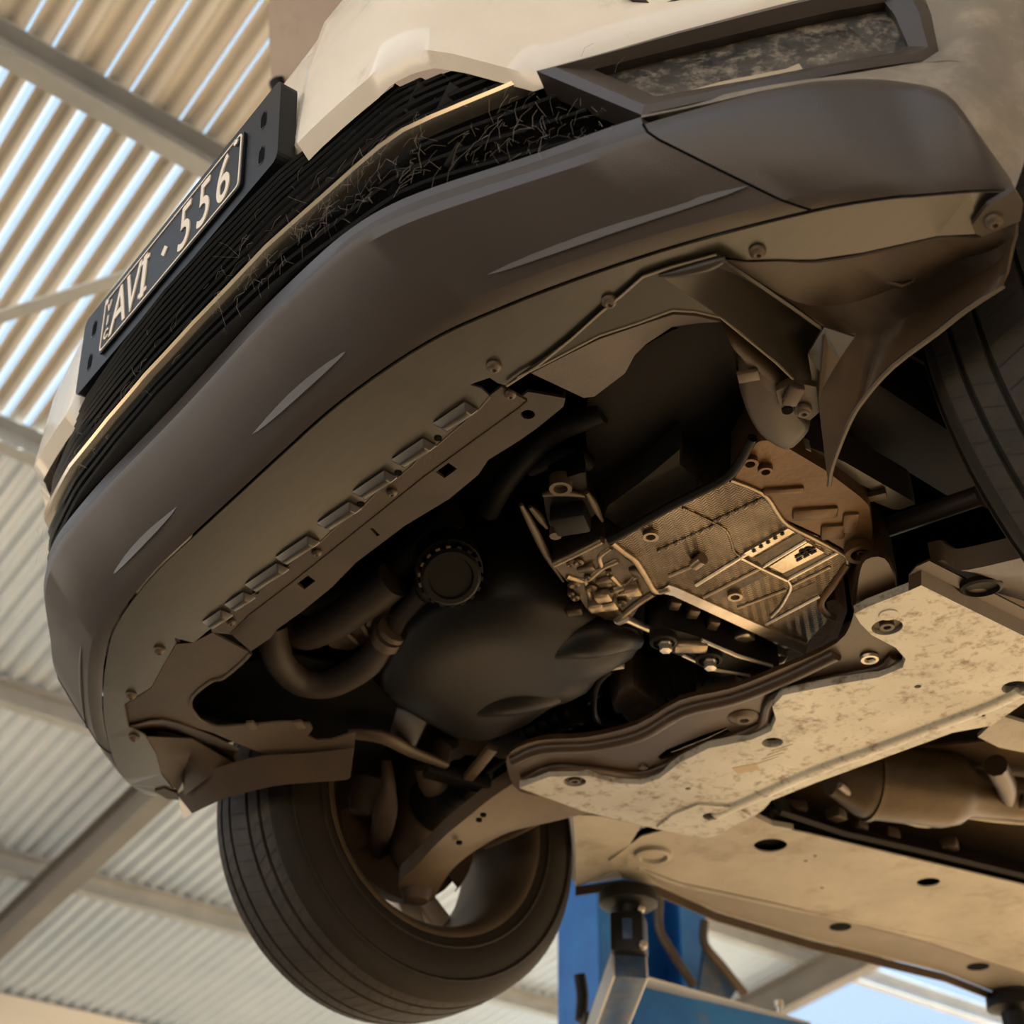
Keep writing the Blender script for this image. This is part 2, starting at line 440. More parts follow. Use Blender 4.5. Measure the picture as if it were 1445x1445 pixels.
# ---- bumper chin (grey plastic), symmetric
C0h = [(0, .100, 0), (.10, .100, 0), (.20, .101, 0), (.29, .109, 0), (.365, .122, 0), (.43, .143, 0), (.51, .175, 0), (.61, .223, 0),
       (.714, .285, 0), (.764, .323, 0), (.785, .343, 0), (.80, .36, .002), (.82, .385, .006), (.832, .405, .010), (.837, .422, .014)]
C2h = [(0, .011, .08), (.10, .010, .08), (.19, .009, .08), (.28, .012, .08), (.345, .017, .08), (.40, .029, .08), (.455, .052, .08), (.55, .103, .08),
       (.643, .150, .08), (.741, .229, .10), (.783, .278, .11), (.81, .315, .11), (.836, .343, .09), (.842, .371, .05), (.839, .415, .024)]
def both(h): return [mir(p) for p in reversed(h[1:])] + [V(p) for p in h]
c0 = catmull(both(C0h), 4); c2 = catmull(both(C2h), 4)
SEAM = 8           # station where the centre section meets the corner sections
def chin_rows(c0, c2, lift=0):
    rows = []
    for t, out in ((0, 0), (.05, .006), (.15, .014), (.5, .0175), (.88, .019), (.95, .014), (1, 0)):
        r = []
        for a, b in zip(c0, c2):
            d = (b - a); nrm = V((0, -abs(d.z), -abs(d.y))).normalized() if d.length > 1e-5 else V((0, -1, 0))
            k = min(1, d.length / .11) * (.45 + .55 * max(0, min(1, (abs(a.x) - .25) / .25)) - .5 * max(0, min(1, (abs(a.x) - .66) / .10)))
            r.append(a.lerp(b, t) + nrm * (out * k))
        rows.append(r)
    return rows
rows = chin_rows(c0, c2)
# top return lip towards the grille
lipA = [p + V((0, -.003, .008)) for p in rows[-1]]
top = [p + V((0, .03, .010)) for p in rows[-1]]
N4 = len(c0)
iL, iR = (14 - SEAM) * 4, N4 - 1 - (14 - SEAM) * 4
bumper = C_(loft('bumper_chin', [r[iL:iR + 1] for r in rows + [lipA, top]], M['bumper'], None, False, smooth=True, angle=24, thick=.003))
bumper['label'] = 'dark grey plastic lower bumper centre section'
for nm, i0, i1 in (('a', 0, iL), ('b', iR, N4 - 1)):
    cr = C_(loft('bumper_corner', [r[i0:i1 + 1] for r in rows], M['bumper'], None, False, smooth=True, angle=24, thick=.003))
for i_ in (iL, iR):          # dark joint between centre and corner sections
    jl = [r[i_] for r in rows]
    tube('bumper_joint', jl, .0013, M['black'], bumper, 6)
# raised accents on the chin
def accent(u0, u1, t0, t1, sgn):
    """shallow blade between stations u0..u1"""
    a = []; n = 14
    for k in range(n + 1):
        s = k / n; i = u0 + (u1 - u0) * s
        j = int(i); f = i - j
        A = V(c0[j]).lerp(V(c0[min(j + 1, N4 - 1)]), f); B = V(c2[j]).lerp(V(c2[min(j + 1, N4 - 1)]), f)
        wdt = math.sin(math.pi * s) ** .6
        d = B - A; nr = V((0, -abs(d.z), -abs(d.y))).normalized()
        tm = t0 + (t1 - t0) * s
        kk = .45 + .55 * max(0, min(1, (abs(A.x) - .25) / .25))
        base = A.lerp(B, tm) + nr * (.0155 * kk)
        dn = d.normalized(); a.append((base - dn * .0075 * wdt - nr * .002, base - dn * .0065 * wdt + nr * .0028 * wdt, base + dn * .007 * wdt - nr * .0008))
    rings = [[p[k] for p in a] for k in range(3)]
    o = loft('bumper_accent', rings, M['bumper'], bumper, False, smooth=False)
mid = (N4 - 1) / 2
for sg in (1, -1):
    accent(mid + sg * 3.5, mid + sg * 11.5, .30, .30, 1)
    accent(mid + sg * 22, mid + sg * 32, .28, .34, 1)

# ---- upper bumper skin (cream)
PL = [(0, -.012), (.2, -.012), (.272, -.016), (.298, -.029), (.418, -.019), (.452, -.006), (.475, .010), (.50, .032), (.549, .081), (.60, .130),
      (.655, .185), (.728, .26), (.79, .335), (.835, .40), (.865, .46), (.88, .53)]
ZL = [.27, .27, .272, .226, .22, .233, .235, .22, .182, .212, .24, .27, .295, .315, .33, .34]
pl = catmull([(x, y, z) for (x, y), z in zip(PL, ZL)], 4)
for q in pl:
    q.z = next((za + (zb - za) * (q.x - xa) / (xb - xa) for (xa, _), (xb, _), za, zb in zip(PL, PL[1:], ZL, ZL[1:]) if xa - 1e-6 <= q.x <= xb + 1e-6), q.z)
# keep the sharp tip
rowsW = []
H = [0, .015, .06, .14, .24, .34, .44]
skin = [mir(p) for p in reversed(pl[1:])] + pl
for h in H:
    r = []
    for p in skin:
        back = 0 if h < .02 else .9 * max(0, h - .12) ** 2
        ztop = p.z + h
        if h == 0: q = V((p.x * .995, p.y + .017, p.z + .001))
        else: q = V((p.x * (1 - .03 * h), p.y + back, ztop))
        r.append(q)
    rowsW.append(r)
skin_o = C_(loft('bumper_cover', rowsW, M['paint'], None, False, smooth=True, angle=50))
skin_o['label'] = 'cream painted upper bumper cover'
# chamfer under the painted edge
# front wing behind the cover, each side
for s in (1, -1):
    wp = [[V((s * x, y, z)) for x, y in ((.862, .53), (.885, .60), (.885, .9), (.885, 1.25))] for z in (.36 + 0, .5, .62, .7)]
    wr = []
    for k, z in enumerate((0, .12, .25, .34)):
        r = []
        for y in [.50 + .06 * i for i in range(13)]:
            arch = .054 + math.sqrt(max(0, .375 ** 2 - (y - .854) ** 2))
            zl = max(arch, .05 if y > 1.1 else .34)
            zt = .78; z0 = zl + (zt - zl) * (k / 3)
            r.append(V((s * (.884 - .05 * (k / 3) ** 2), y, z0)))
        wr.append(r)
    o = C_(loft('front_wing', wr, M['paint'], None, False, smooth=True, thick=.003))

# ---- grille
def gcurve(off_y, z0, k=.3, n=40, xm=.535):
    """curve across the grille parallel to the trim strip"""
    base = [(0, -.033), (.11, -.030), (.20, -.024), (.25, -.02), (.307, -.010), (.39, .006), (.427, .015), (.456, .031), (.494, .056), (.535, .084), (.60, .128), (.66, .17)]
    out = []
    for i in range(n + 1):
        x = -xm + 2 * xm * i / n; ax = abs(x)
        for (a, b), (c, d) in zip(base, base[1:]):
            if ax <= c + 1e-9: y = b + (d - b) * (ax - a) / (c - a); break
        out.append(V((x, y + off_y, z0 + k * ax * ax)))
    return out
def strip(name, cv, depth, hgt, mt, parent):
    rings = [[p + V((0, 0, -hgt / 2)) for p in cv], [p + V((0, -.003, 0)) for p in cv], [p + V((0, 0, hgt / 2)) for p in cv],
             [p + V((0, depth, hgt / 2)) for p in cv], [p + V((0, depth, -hgt / 2)) for p in cv]]
    bm = bmesh.new(); add_loft(bm, [list(c) for c in zip(*rings)], True, True, True)
    return from_bm(name, bm, mt, parent, True, 30)
gb = [[p for p in gcurve(.055, .06, .12, xm=.60)], gcurve(.050, .12, .2, xm=.60), gcurve(.045, .20, .25, xm=.58), gcurve(.045, .30, .0, xm=.50)]
grille = C_(loft('grille', gb, M['black'], None, False, smooth=True, thick=.002)); grille['label'] = 'black lower grille with fine horizontal slats'
strip('trim_strip', gcurve(0, .112, .3, xm=.545), .02, .006, M['chrome'], grille)
for i, (off, z, k, xm) in enumerate(((.020, .090, .06, .60), (.016, .098, .14, .585), (.012, .105, .22, .57), (.006, .124, .31, .53), (.004, .138, .31, .52),
                                  (.002, .152, .30, .505), (.0, .166, .28, .49), (.0, .182, .26, .47), (.0, .198, .22, .45), (.0, .214, .18, .42), (.0, .230, .1, .36), (.0, .245, .05, .33))):
    strip('slat', gcurve(off, z, k, xm=xm), .02, .0035, M['gloss'], grille)
# staggered dividers between the slats
bm = bmesh.new()
for r, (off, z0, z1, k) in enumerate(((.022, .088, .106, .14), (.010, .112, .124, .3), (.008, .124, .152, .31), (.006, .152, .182, .28), (.004, .182, .214, .24), (.004, .214, .25, .12))):
    x = -.50 + .03 * (r % 2)
    while x < .5:
        cvp = gcurve(off + .004, 0, k, 2, abs(x) + 1e-4)[2 if x > 0 else 0]
        za, zb = z0 + k * x * x, z1 + k * x * x
        if zb < .26 or abs(x) < .3:
            a = V((x, cvp.y, za)); b = V((x + .02, cvp.y + .002, zb))
            add_box(bm, (a + b) / 2, (b - a) / 2, V((.0012, 0, 0)), V((0, .006, 0)))
        x += .06
from_bm('slat_dividers', bm, M['gloss'], grille)['kind'] = 'stuff'
# cobwebs and dead grass caught in the grille
bm = bmesh.new()
for k in range(330):
    x = random.choice((random.uniform(-.5, .6), random.uniform(.15, .62), random.uniform(.3, .62)))
    z = .085 + abs(random.gauss(0, .05)); 
    p = gcurve(-.004, 0, 0, 2, abs(x) + 1e-4)[2 if x > 0 else 0]
    a = V((x, p.y + random.uniform(0, .01), min(z, .22)))
    d = V((random.gauss(0, 1), random.gauss(0, .25), random.gauss(0, .8))).normalized() * random.uniform(.006, .035)
    pts = [a, a + d * .5 + V((0, -.003, random.gauss(0, .003))), a + d]
    add_tube(bm, pts, random.uniform(.00008, .00018), 3, False)
from_bm('cobwebs', bm, M['web'], grille)['kind'] = 'stuff'

# ---- fog lamp surround (black, dirty), both sides; and side cladding
outer = [P(757, 100, .175), P(850, 75, .21), P(950, 46, .24), P(1094, 8, .27), P(1200, -18, .29), P(1292, -22, .29), P(1314, 20, .25), P(1325, 75, .19), P(1300, 85, .17), P(1200, 100, .128), P(1050, 130, .112), P(905, 162, .09)]
inner = [P(838, 98, .19), P(900, 82, .21), P(980, 62, .23), P(1100, 33, .25), P(1180, 15, .265), P(1248, 3, .275), P(1262, 20, .25), P(1282, 65, .20), P(1262, 74, .19), P(1180, 88, .165), P(1060, 112, .145), P(925, 136, .125)]
PAN = V((-.02, .035, .0))
for s in (1, -1):
    o_ = [V((s * p.x, p.y, p.z)) for p in outer]; i_ = [V((s * p.x, p.y, p.z)) for p in inner]
    midr = [a.lerp(b, .35) + V((s * .004, -.006, -.004)) for a, b in zip(o_, i_)]
    deep = [p + V((-s * .007, .010, .003)) for p in i_]
    back = [p + V((-s * .02, .03, .008)) for p in o_]
    fs = C_(loft('fog_lamp_surround', [back, o_, midr, i_, deep], M['bumper'], None, True, smooth=True, angle=25))
    sheet('surround_panel', deep, M['fogpanel'], fs, vec=(-s * .003, .004, 0), normal=(s * .6, -.8, 0))
    if s == 1: fs['label'] = 'black recessed fog lamp surround with dirt and cobwebs'
    # clear sticker strip along the lower edge of the panel
    if s == 1:
        e0, e1 = deep[11], deep[8]; g0, g1 = deep[0], deep[6]
        FW = V((.003, -.004, 0)); at_ = lambda u, v: e0.lerp(e1, u).lerp(g0.lerp(g1, u), v) + FW
        q = [at_(.02, .03), at_(.30, .03), at_(.62, .04), at_(.62, .28), at_(.56, .20), at_(.30, .18)]
        sheet('sticker_strip', q, M['mark'], fs, vec=(-.0004, .0006, 0), normal=(.6, -.8, 0))
    bot = [P(905, 166, .088), P(1000, 146, .10), P(1100, 123, .10), P(1198, 112, .11), P(1270, 115, .11), P(1335, 133, .09), P(1380, 190, .05), P(1418, 257, .022), P(1432, 268, .018)]
    r1 = [P(905, 162, .09), P(1000, 138, .108), P(1100, 118, .112), P(1200, 104, .125), P(1300, 88, .165), V((.850, .365, .14)), V((.864, .394, .11)), V((.867, .414, .085)), V((.862, .424, .06))]
    r2 = [p + V((-.006, .008, .002)) for p in r1[:4]] + [P(1325, 75, .19), V((.858, .385, .2)), V((.873, .413, .18)), V((.880, .430, .16)), V((.88, .440, .14))]
    r3 = [p + V((-.012, .016, .004)) for p in r1[:4]] + [P(1314, 20, .25), V((.860, .405, .27)), V((.873, .425, .26)), V((.882, .445, .25)), V((.885, .462, .24))]
    r4 = [p + V((-.012, .016, .004)) for p in r1[:4]] + [P(1296, -24, .30), V((.846, .41, .335)), V((.862, .438, .335)), V((.876, .462, .335)), V((.882, .48, .335))]
    r5 = [p + V((-.012, .016, .004)) for p in r1[:4]] + [p + V((-.02, .02, 0)) for p in r4[4:]]
    rr = [[V((s * p.x, p.y, p.z)) for p in catmull(r, 3)] for r in (bot, r1)]
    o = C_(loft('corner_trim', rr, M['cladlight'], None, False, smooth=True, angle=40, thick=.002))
    rr = [[V((s * p.x, p.y, p.z)) for p in catmull(r[4:], 3)] for r in (r1, r2, r3, r4, r5)]
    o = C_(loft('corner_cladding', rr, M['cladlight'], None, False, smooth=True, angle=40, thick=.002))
# lower tip of the dark headlamp in the cover
hp = [P(882, -8, .30), P(893, 4, .295), P(925, 12, .29), P(955, 8, .29), P(985, -2, .295), P(1005, -14, .30), P(960, -40, .36), P(880, -40, .36)]
hp = [p + V((.002, -.006, 0)) for p in hp]
hl = C_(sheet('headlamp', hp, M['gloss'], None, vec=(-.004, .012, 0), normal=(.5, -.8, 0)))
hl2 = C_(sheet('headlamp', [mir(p) for p in hp], M['gloss'], None, vec=(.004, .012, 0), normal=(-.5, -.8, 0)))

# ---- number plate and bracket
TH = -.092
UPV = V((0, math.sin(TH), math.cos(TH))); NRM = V((0, -math.cos(TH), math.sin(TH)))      # NRM points forward
PC = V((-.004, -.042, .317))
def plate_pt(u, v, d=0): return PC + V((u, 0, 0)) + UPV * v + NRM * d
def rrect(w_, h_, r, n=4, cu=0, cv=0):
    out = []
    for cx, cy, a0 in ((w_ - r, h_ - r, 0), (-w_ + r, h_ - r, 90), (-w_ + r, -h_ + r, 180), (w_ - r, -h_ + r, 270)):
        for k in range(n + 1):
            a = math.radians(a0 + 90 * k / n); out.append((cu + cx + r * math.cos(a), cv + cy + r * math.sin(a)))
    return out
bl = [plate_pt(u, v, -.004) for u, v in rrect(.262, .066, .012)]
bracket = C_(sheet('plate_bracket', [bl], M['platebk'], None, vec=tuple(-NRM * .022), normal=tuple(NRM)))
for u, v in ((.225, .028), (.225, -.03), (-.225, .028), (-.225, -.03)):
    so_l = [plate_pt(u + a, v + b, -.0035) for a, b in rrect(.0075, .014, .0075)]; si_l = [plate_pt(u + a, v + b, -.0035) for a, b in rrect(.0055, .012, .0055)]
    sheet('slot_rim', [so_l, si_l], M['gloss'], bracket, vec=tuple(-NRM * .002), normal=tuple(NRM))
    sheet('slot', [[p - NRM * .0002 for p in si_l]], M['black'], bracket, vec=tuple(-NRM * .0006), normal=tuple(NRM))
bracket['label'] = 'glossy black plate bracket with slotted holes'
nplate = C_(sheet('number_plate', [plate_pt(u, v, .0) for u, v in rrect(.186, .0475, .008)], M['platebk'], None, vec=tuple(-NRM * .003), normal=tuple(NRM)))
nplate['label'] = 'black number plate with cream characters AVI 556'
ob_ = [plate_pt(u, v, .0012) for u, v in rrect(.183, .0445, .007)]; ib_ = [plate_pt(u, v, .0012) for u, v in rrect(.1805, .042, .006)]
sheet('plate_border', [ob_, ib_], M['platech'], nplate, vec=tuple(-NRM * .0012), normal=tuple(NRM))
def text_mesh(name, body, size, u, v, mt, parent, sx=1.0, rot=0, depth=.0016, spacing=1.0):
    cu = bpy.data.curves.new('lettering_source', 'FONT'); cu.body = body; cu.size = size; cu.extrude = depth; cu.align_x = 'CENTER'; cu.align_y = 'CENTER'
    cu.space_character = spacing; cu.offset = .0006
    to = bpy.data.objects.new('lettering_source', cu); COL.objects.link(to)
    dg = bpy.context.evaluated_depsgraph_get(); dg.update()
    me = bpy.data.meshes.new_from_object(to.evaluated_get(dg)); bpy.data.objects.remove(to)
    ys = [q.co.y for q in me.vertices]; cy = (min(ys) + max(ys)) / 2; xs = [q.co.x for q in me.vertices]; cx = (min(xs) + max(xs)) / 2
    for q in me.vertices:
        x, y, z = (q.co.x - cx) * sx, q.co.y - cy, q.co.z
        if rot: x, y = x * math.cos(rot) - y * math.sin(rot), x * math.sin(rot) + y * math.cos(rot)
        q.co = plate_pt(u + x, v + y, z)
    me.materials.clear()
    o = new_obj(name, me, mt, parent); return o
for ch, u in (('A', -.132), ('V', -.094), ('I', -.062), ('5', .048), ('5', .096), ('6', .144)):
    text_mesh('plate_character', ch, .106, u, 0, M['platech'], nplate, sx=.66 if ch != 'I' else .9)
    if ch == 'I':
        for vv in (-.028, .028): sheet('plate_character', [plate_pt(u + a, vv + b, .0014) for a, b in rrect(.0115, .0035, .001)], M['platech'], nplate, vec=tuple(-NRM * .0014), normal=tuple(NRM))
for ch, v in (('V', .024), ('I', 0), ('C', -.024)):
    text_mesh('state_character', ch, .022, -.1665, v, M['platech'], nplate, sx=.85)
sheet('plate_character', [plate_pt(-.006 + a, b, .0014) for a, b in ((.009, 0), (0, .009), (-.009, 0), (0, -.009))], M['platech'], nplate, vec=tuple(-NRM * .0014), normal=tuple(NRM))
for u, v in ((.172, .035), (-.172, .035)):
    lathe('plate_bolt', [(.005, 0), (.005, .002), (.003, .0035)], plate_pt(u, v, .001), NRM, M['bolt'], nplate, 10)

# ---- undertray
rear = [(1381, 330), (1322, 333), (1219, 356), (1150, 366), (1053, 367), (1030, 364), (1011, 359), (948, 376), (907, 390), (880, 415), (848, 440), (807, 477), (760, 515), (715, 544),
        (703, 541), (691, 533), (670, 540), (663, 543), (679, 548), (692, 560), (676, 578), (634, 614), (616, 630), (606, 632), (580, 659), (558, 677), (549, 679), (523, 704), (506, 721), (497, 723),
        (447, 770), (440, 772), (402, 803), (330, 860), (296, 888), (273, 907), (246, 900), (249, 909), (231, 940), (214, 971), (176, 995), (181, 1025), (204, 1037), (221, 1064), (228, 1092), (245, 1114), (226, 1121)]
front = [p + V((0, .003, -.002)) for p in c0]          # left to right
tr = list(front)[1:-1] + [P(x, y, -.001) for x, y in rear]
tiny = []
for x, y in ((618, 618), (562, 667), (509, 711), (404, 799), (361, 835)):
    tiny.append(circle(P(x, y - 4, -.001), .0035, 8))
tray = C_(sheet('undertray', [tr] + [], M['tray'], None, vec=(0, 0, .003)))
tray['label'] = 'smeared grey plastic undertray behind the bumper'
M['edge'] = mat('edge_highlight', (.16, .125, .08), None, .45)  # pale colour paints the light caught along plastic edges
tube('tray_edge', [P(x, y, -.0015) for x, y in rear[19:34]], .0009, M['edge'], tray, 5)  # painted light line on the tray's rear edge
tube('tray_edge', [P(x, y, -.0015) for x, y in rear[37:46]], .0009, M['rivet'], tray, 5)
for x, y in ((697, 516), (860, 424), (1069, 354), (225, 917), (185, 980), (189, 1040)):
    rivet(P(x, y, -.002), tray, 1.0)
    # rounded boss the rivet sits in
    p = P(x, y, -.001)
# pressed ridges along the rear edge of the tray
ridges = [(644, 587), (585, 638), (530, 683), (480, 727), (421, 775), (378, 813), (340, 847), (308, 872)]
for i, (x, y) in enumerate(ridges):
    a = P(x + 22, y - 14, -.003); b = P(x - 24, y + 17, -.003)
    if i > 5: a, b = a.lerp(b, .2), a.lerp(b, .8)
    t = (b - a).normalized(); s = V((-t.y, t.x, 0)) * .010
    bm = bmesh.new()
    add_loft(bm, [[a - s, a + s, b + s, b - s], [p + V((0, 0, -.009)) for p in (a - s * .35 + t * .004, a + s * .5 + t * .004, b + s * .5 - t * .01, b - s * .35 - t * .01)]], True, False, True)
    bmesh.ops.bevel(bm, geom=bm.edges[:], offset=.0015, segments=2, affect='EDGES', profile=.5)
    from_bm('ridge', bm, M['tray'], tray, True, 40)
for x, y in ((618, 618), (562, 667), (509, 711), (404, 799), (361, 835)):
    lathe('dark_hole_disc', [(.0045, 0), (.0045, -.0012), (.0025, -.0012)], P(x, y, -.001), (0, 0, 1), M['black'], tray, 10)  # flat black discs stand in for the dark of open holes
# ledge behind the tray and the radiator support with its holes
ledge = [(708, 546), (744, 566), (734, 575), (600, 672), (500, 752), (410, 824), (352, 868), (325, 895), (300, 893), (296, 885), (330, 855), (402, 797), (497, 715), (606, 624), (676, 570), (692, 558)]
ld = C_(sheet('tray_ledge', [P(x, y, .004) for x, y in ledge], M['liner'], None, vec=(0, 0, .004)))
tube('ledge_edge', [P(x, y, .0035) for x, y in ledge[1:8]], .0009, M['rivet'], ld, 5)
for x, y in ((720, 556), (553, 694), (447, 779), (326, 877)): rivet(P(x, y, .003), ld, .8)
sup = [(745, 553), (798, 562), (795, 574), (758, 604), (731, 623), (689, 649), (675, 670), (634, 704), (571, 742), (502, 794), (468, 829), (426, 863), (391, 888), (381, 901), (354, 919), (318, 888), (345, 862), (410, 815), (500, 745), (600, 665), (730, 565)]
def pxquad(x, y, a, b, z): return [P(x + i, y + j, z) for i, j in ((-a, b * .2), (a * .2, -b), (a, -b * .2), (-a * .2, b))]
sh = [pxquad(630, 664, 15, 11, .035), pxquad(432, 822, 13, 10, .035), circle(P(745, 585, .035), .008, 10), [P(529 + i, 751 + j, .035) for i, j in ((-7, -5), (-3, -6), (7, 4), (3, 6))]]
supo = C_(sheet('radiator_support', [[P(x, y, .035) for x, y in sup]] + sh, M['support'], None, vec=(0, 0, .004)))
supo['label'] = 'brown dusty radiator support strip with square holes'
# upturned flange at the back of the support and dark radiator pack above it
fl = [P(x, y, .036) for x, y in sup[1:15]]
C_(loft('support_flange', [fl, [p + V((0, .004, .05)) for p in fl]], M['support'], None, False, thick=.003))
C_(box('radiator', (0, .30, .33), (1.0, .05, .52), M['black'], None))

# ---- right side air duct and deflector
lipL = [(715, 545), (807, 479), (848, 442), (907, 391), (948, 377), (1011, 360), (1020, 366), (990, 385), (935, 390), (1017, 448), (982, 440), (949, 438), (900, 455), (845, 473), (780, 508), (730, 533)]
lp = C_(sheet('duct_lip', [P(x, y, -.006) for x, y in lipL], M['duct'], None, vec=(0, 0, .003)))
bowl_top = [(749, 523), (800, 497), (845, 475), (900, 456), (949, 440), (982, 442), (1017, 450)]
bowl_bot = [(823, 558), (838, 556), (881, 523), (894, 498), (910, 482), (948, 457), (985, 452)]
C_(loft('duct_wall', [[P(x, y, -.004) for x, y in bowl_top], [P(x, y, .03) for x, y in bowl_bot]], M['liner'], None, False, thick=.003))
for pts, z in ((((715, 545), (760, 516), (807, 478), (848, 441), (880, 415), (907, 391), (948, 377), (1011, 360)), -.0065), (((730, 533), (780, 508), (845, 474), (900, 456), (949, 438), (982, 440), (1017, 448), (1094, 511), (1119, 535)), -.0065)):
    tube('lip_highlight', [P(x, y, z) for x, y in pts], .0011, M['edge'], lp, 5)  # pale tubes paint the bright line along the duct lips
tube('lip_highlight', [P(x, y, .0295) for x, y in bowl_bot], .0011, M['edge'], lp, 5)
# dark triangular channel (a folded trough)
ap0, ap1 = P(932, 388, -.006), P(1022, 366, -.008)
tA = [P(932, 389, -.006), P(1017, 448, -.006), P(1094, 511, -.004), P(1119, 535, .0), P(1146, 537, .004)]
tB = [P(1022, 366, -.012), P(1075, 402, -.012), P(1130, 440, -.010), P(1163, 463, -.008), P(1200, 478, -.004)]
tM = [a.lerp(b, .5) + V((0, .0, .045 * k)) for a, b, k in zip(tA, tB, (.35, 1, 1.2, 1.2, 1.0))]
C_(loft('duct_channel', [catmull(tA, 3), catmull(tM, 3), catmull(tB, 3)], M['duct'], None, False, smooth=True, angle=20, thick=.003))
C_(sheet('duct_flap', [P(1163, 462, -.012), P(1206, 476, -.014), P(1185, 505, -.006), P(1165, 538, .0), P(1146, 537, .0), P(1140, 500, .004)], M['duct'], None, vec=(0, 0, .003)))
# rolled highlight edge at the channel's mouth
C_(tube('duct_mouth', [P(930, 389, -.006), P(960, 384, -.007), P(1000, 374, -.009), P(1023, 366, -.010)], [.002, .005, .006, .003], M['duct'], None, 8, 3))
# ---- wheel arch liners, front halves (right then left)
mainR = [(1381, 331), (1436, 306), (1439, 316), (1422, 390), (1416, 402)]
up = [(1024, 366), (1053, 368), (1150, 367), (1219, 357), (1322, 334), (1381, 331), (1437, 308)]
lo = [(1161, 461), (1168, 466), (1206, 476), (1260, 490), (1330, 440), (1390, 400), (1420, 388)]
edge = [(1439, 316), (1422, 390), (1416, 402), (1364, 436), (1322, 469), (1261, 515), (1220, 560), (1199, 594), (1182, 632), (1173, 660), (1170, 684), (1166, 646), (1152, 594), (1154, 563), (1165, 535), (1206, 476)]
rA = [P(x, y, .0) for x, y in ((1024, 366), (1053, 368), (1100, 366), (1150, 367), (1219, 357), (1322, 334), (1381, 331), (1437, 308))]
rB = [P(x, y, z) for x, y, z in ((1090, 412, -.004), (1120, 425, 0), (1150, 430, .012), (1200, 425, .025), (1270, 400, .03), (1350, 365, .02), (1400, 350, .008), (1437, 330, -.01))]
rC = [P(x, y, z) for x, y, z in ((1161, 461, -.008), (1172, 464, -.002), (1206, 470, .006), (1255, 460, .015), (1310, 430, .02), (1370, 395, .012), (1410, 370, 0), (1432, 348, -.02))]
rD = [P(x, y, z) for x, y, z in ((1154, 563, -.01), (1166, 535, -.006), (1206, 480, .0), (1245, 490, .0), (1300, 460, .0), (1355, 425, -.01), (1400, 398, -.02), (1424, 385, -.03))]
rE = [P(x, y, -.03) for x, y in ((1170, 684), (1175, 655), (1199, 594), (1222, 558), (1261, 515), (1322, 469), (1364, 436), (1416, 402))]
rF = [P(x, y, z) for x, y, z in ((1167, 684, -.028), (1166, 640, -.026), (1185, 585, -.026), (1212, 548, -.026), (1255, 508, -.027), (1318, 462, -.027), (1360, 430, -.027), (1416, 398, -.027))]
linR = C_(loft('wheel_arch_liner', [catmull(r, 4) for r in (rA, rB, rC, rD, rE)], M['liner'], None, False, smooth=True, angle=35, thick=.003))
linR['label'] = 'rusty brown dusty wheel arch liner behind the bumper corner'
tube('liner_lip', catmull([p + V((0, 0, -.001)) for p in rE], 3), .0028, M['rivet'], linR, 6)
# corner bracket with its screw
cb = C_(sheet('corner_bracket', [P(x, y, -.006) for x, y in ((1372, 318), (1393, 291), (1432, 268), (1444, 288), (1440, 312), (1386, 334), (1376, 330))], M['support'], None, vec=(0, 0, .006)))
rivet(P(1402, 311, -.006), cb, 1.1)
# clip line pressed in the liner
tube('liner_crease', [P(1325, 336, .012), P(1292, 375, .025), P(1288, 395, .026), P(1272, 402, .022), P(1240, 393, .024)], .003, M['liner'], linR, 6)
# lower duct elbow with bracket
el = [(1017, 449), (1044, 482), (1042, 515), (1043, 545), (1054, 577), (1074, 608), (1106, 627), (1119, 625), (1140, 604), (1143, 588), (1120, 560), (1122, 535), (1094, 512), (1060, 484)]
eb = [P(x, y, .02) for x, y in el]
stk = [shrink(eb, .78, -.018), shrink(eb, .93, -.012), eb, shrink(eb, .9, .05)]
elb = C_(stack('duct_elbow', stk, M['liner'], None, 44, True, smooth=True, angle=60, rnd=3))
br = C_(sheet('duct_bracket', [P(x, y, -.006) for x, y in ((1095, 552), (1104, 583), (1143, 593), (1156, 582), (1152, 546), (1121, 540))], M['liner'], None, vec=(0, 0, .01)))
rivet(P(1133, 577, -.007), br, 1.2)
lathe('bracket_hole', [(.006, 0), (.006, -.002), (.003, -.002)], P(1111, 578, -.006), (0, 0, 1), M['black'], br, 10)
bar('bracket_rib', P(1126, 545, -.010), P(1113, 570, -.010), .016, .008, M['liner'], br, bevel=.002)
box('clip', P(1056, 530, -.002), (.022, .014, .006), M['rivet'], elb, rot=(0, 0, .6), bevel=.001)

C_(sheet('dark_gap_sheet', [P(x, y, .075) for x, y in ((250, 985), (262, 1030), (300, 1052), (335, 1046), (372, 1052), (440, 1056), (540, 1070), (560, 1000), (520, 950), (400, 920), (300, 950))], M['black'], None, vec=(0, 0, .004)))  # added black sheet, paints the opening above the liner dark
# left liner
lm = [(252, 1127), (247, 1115), (228, 1090), (221, 1064), (204, 1037), (181, 1026), (230, 1015), (325, 1051), (338, 1057), (334, 1077), (321, 1078), (260, 1090), (256, 1105)]
L1 = [(299, 893), (354, 922), (342, 935), (315, 957), (299, 961), (272, 983), (270, 999), (283, 1016), (308, 1025), (356, 1022), (404, 1018), (437, 1021), (441, 1029), (434, 1039), (446, 1045), (467, 1044), (501, 1033),
      (500, 1054), (430, 1061), (372, 1064), (339, 1051), (300, 1034), (230, 1014), (181, 1024), (175, 995), (214, 971), (231, 940), (249, 909), (273, 907)]
linL = C_(sheet('wheel_arch_liner', [P(x, y, .004) for x, y in L1], M['liner'], None, vec=(0, 0, .003)))
linL['label'] = 'brown dusty wheel arch liner beside the left-hand tyre'
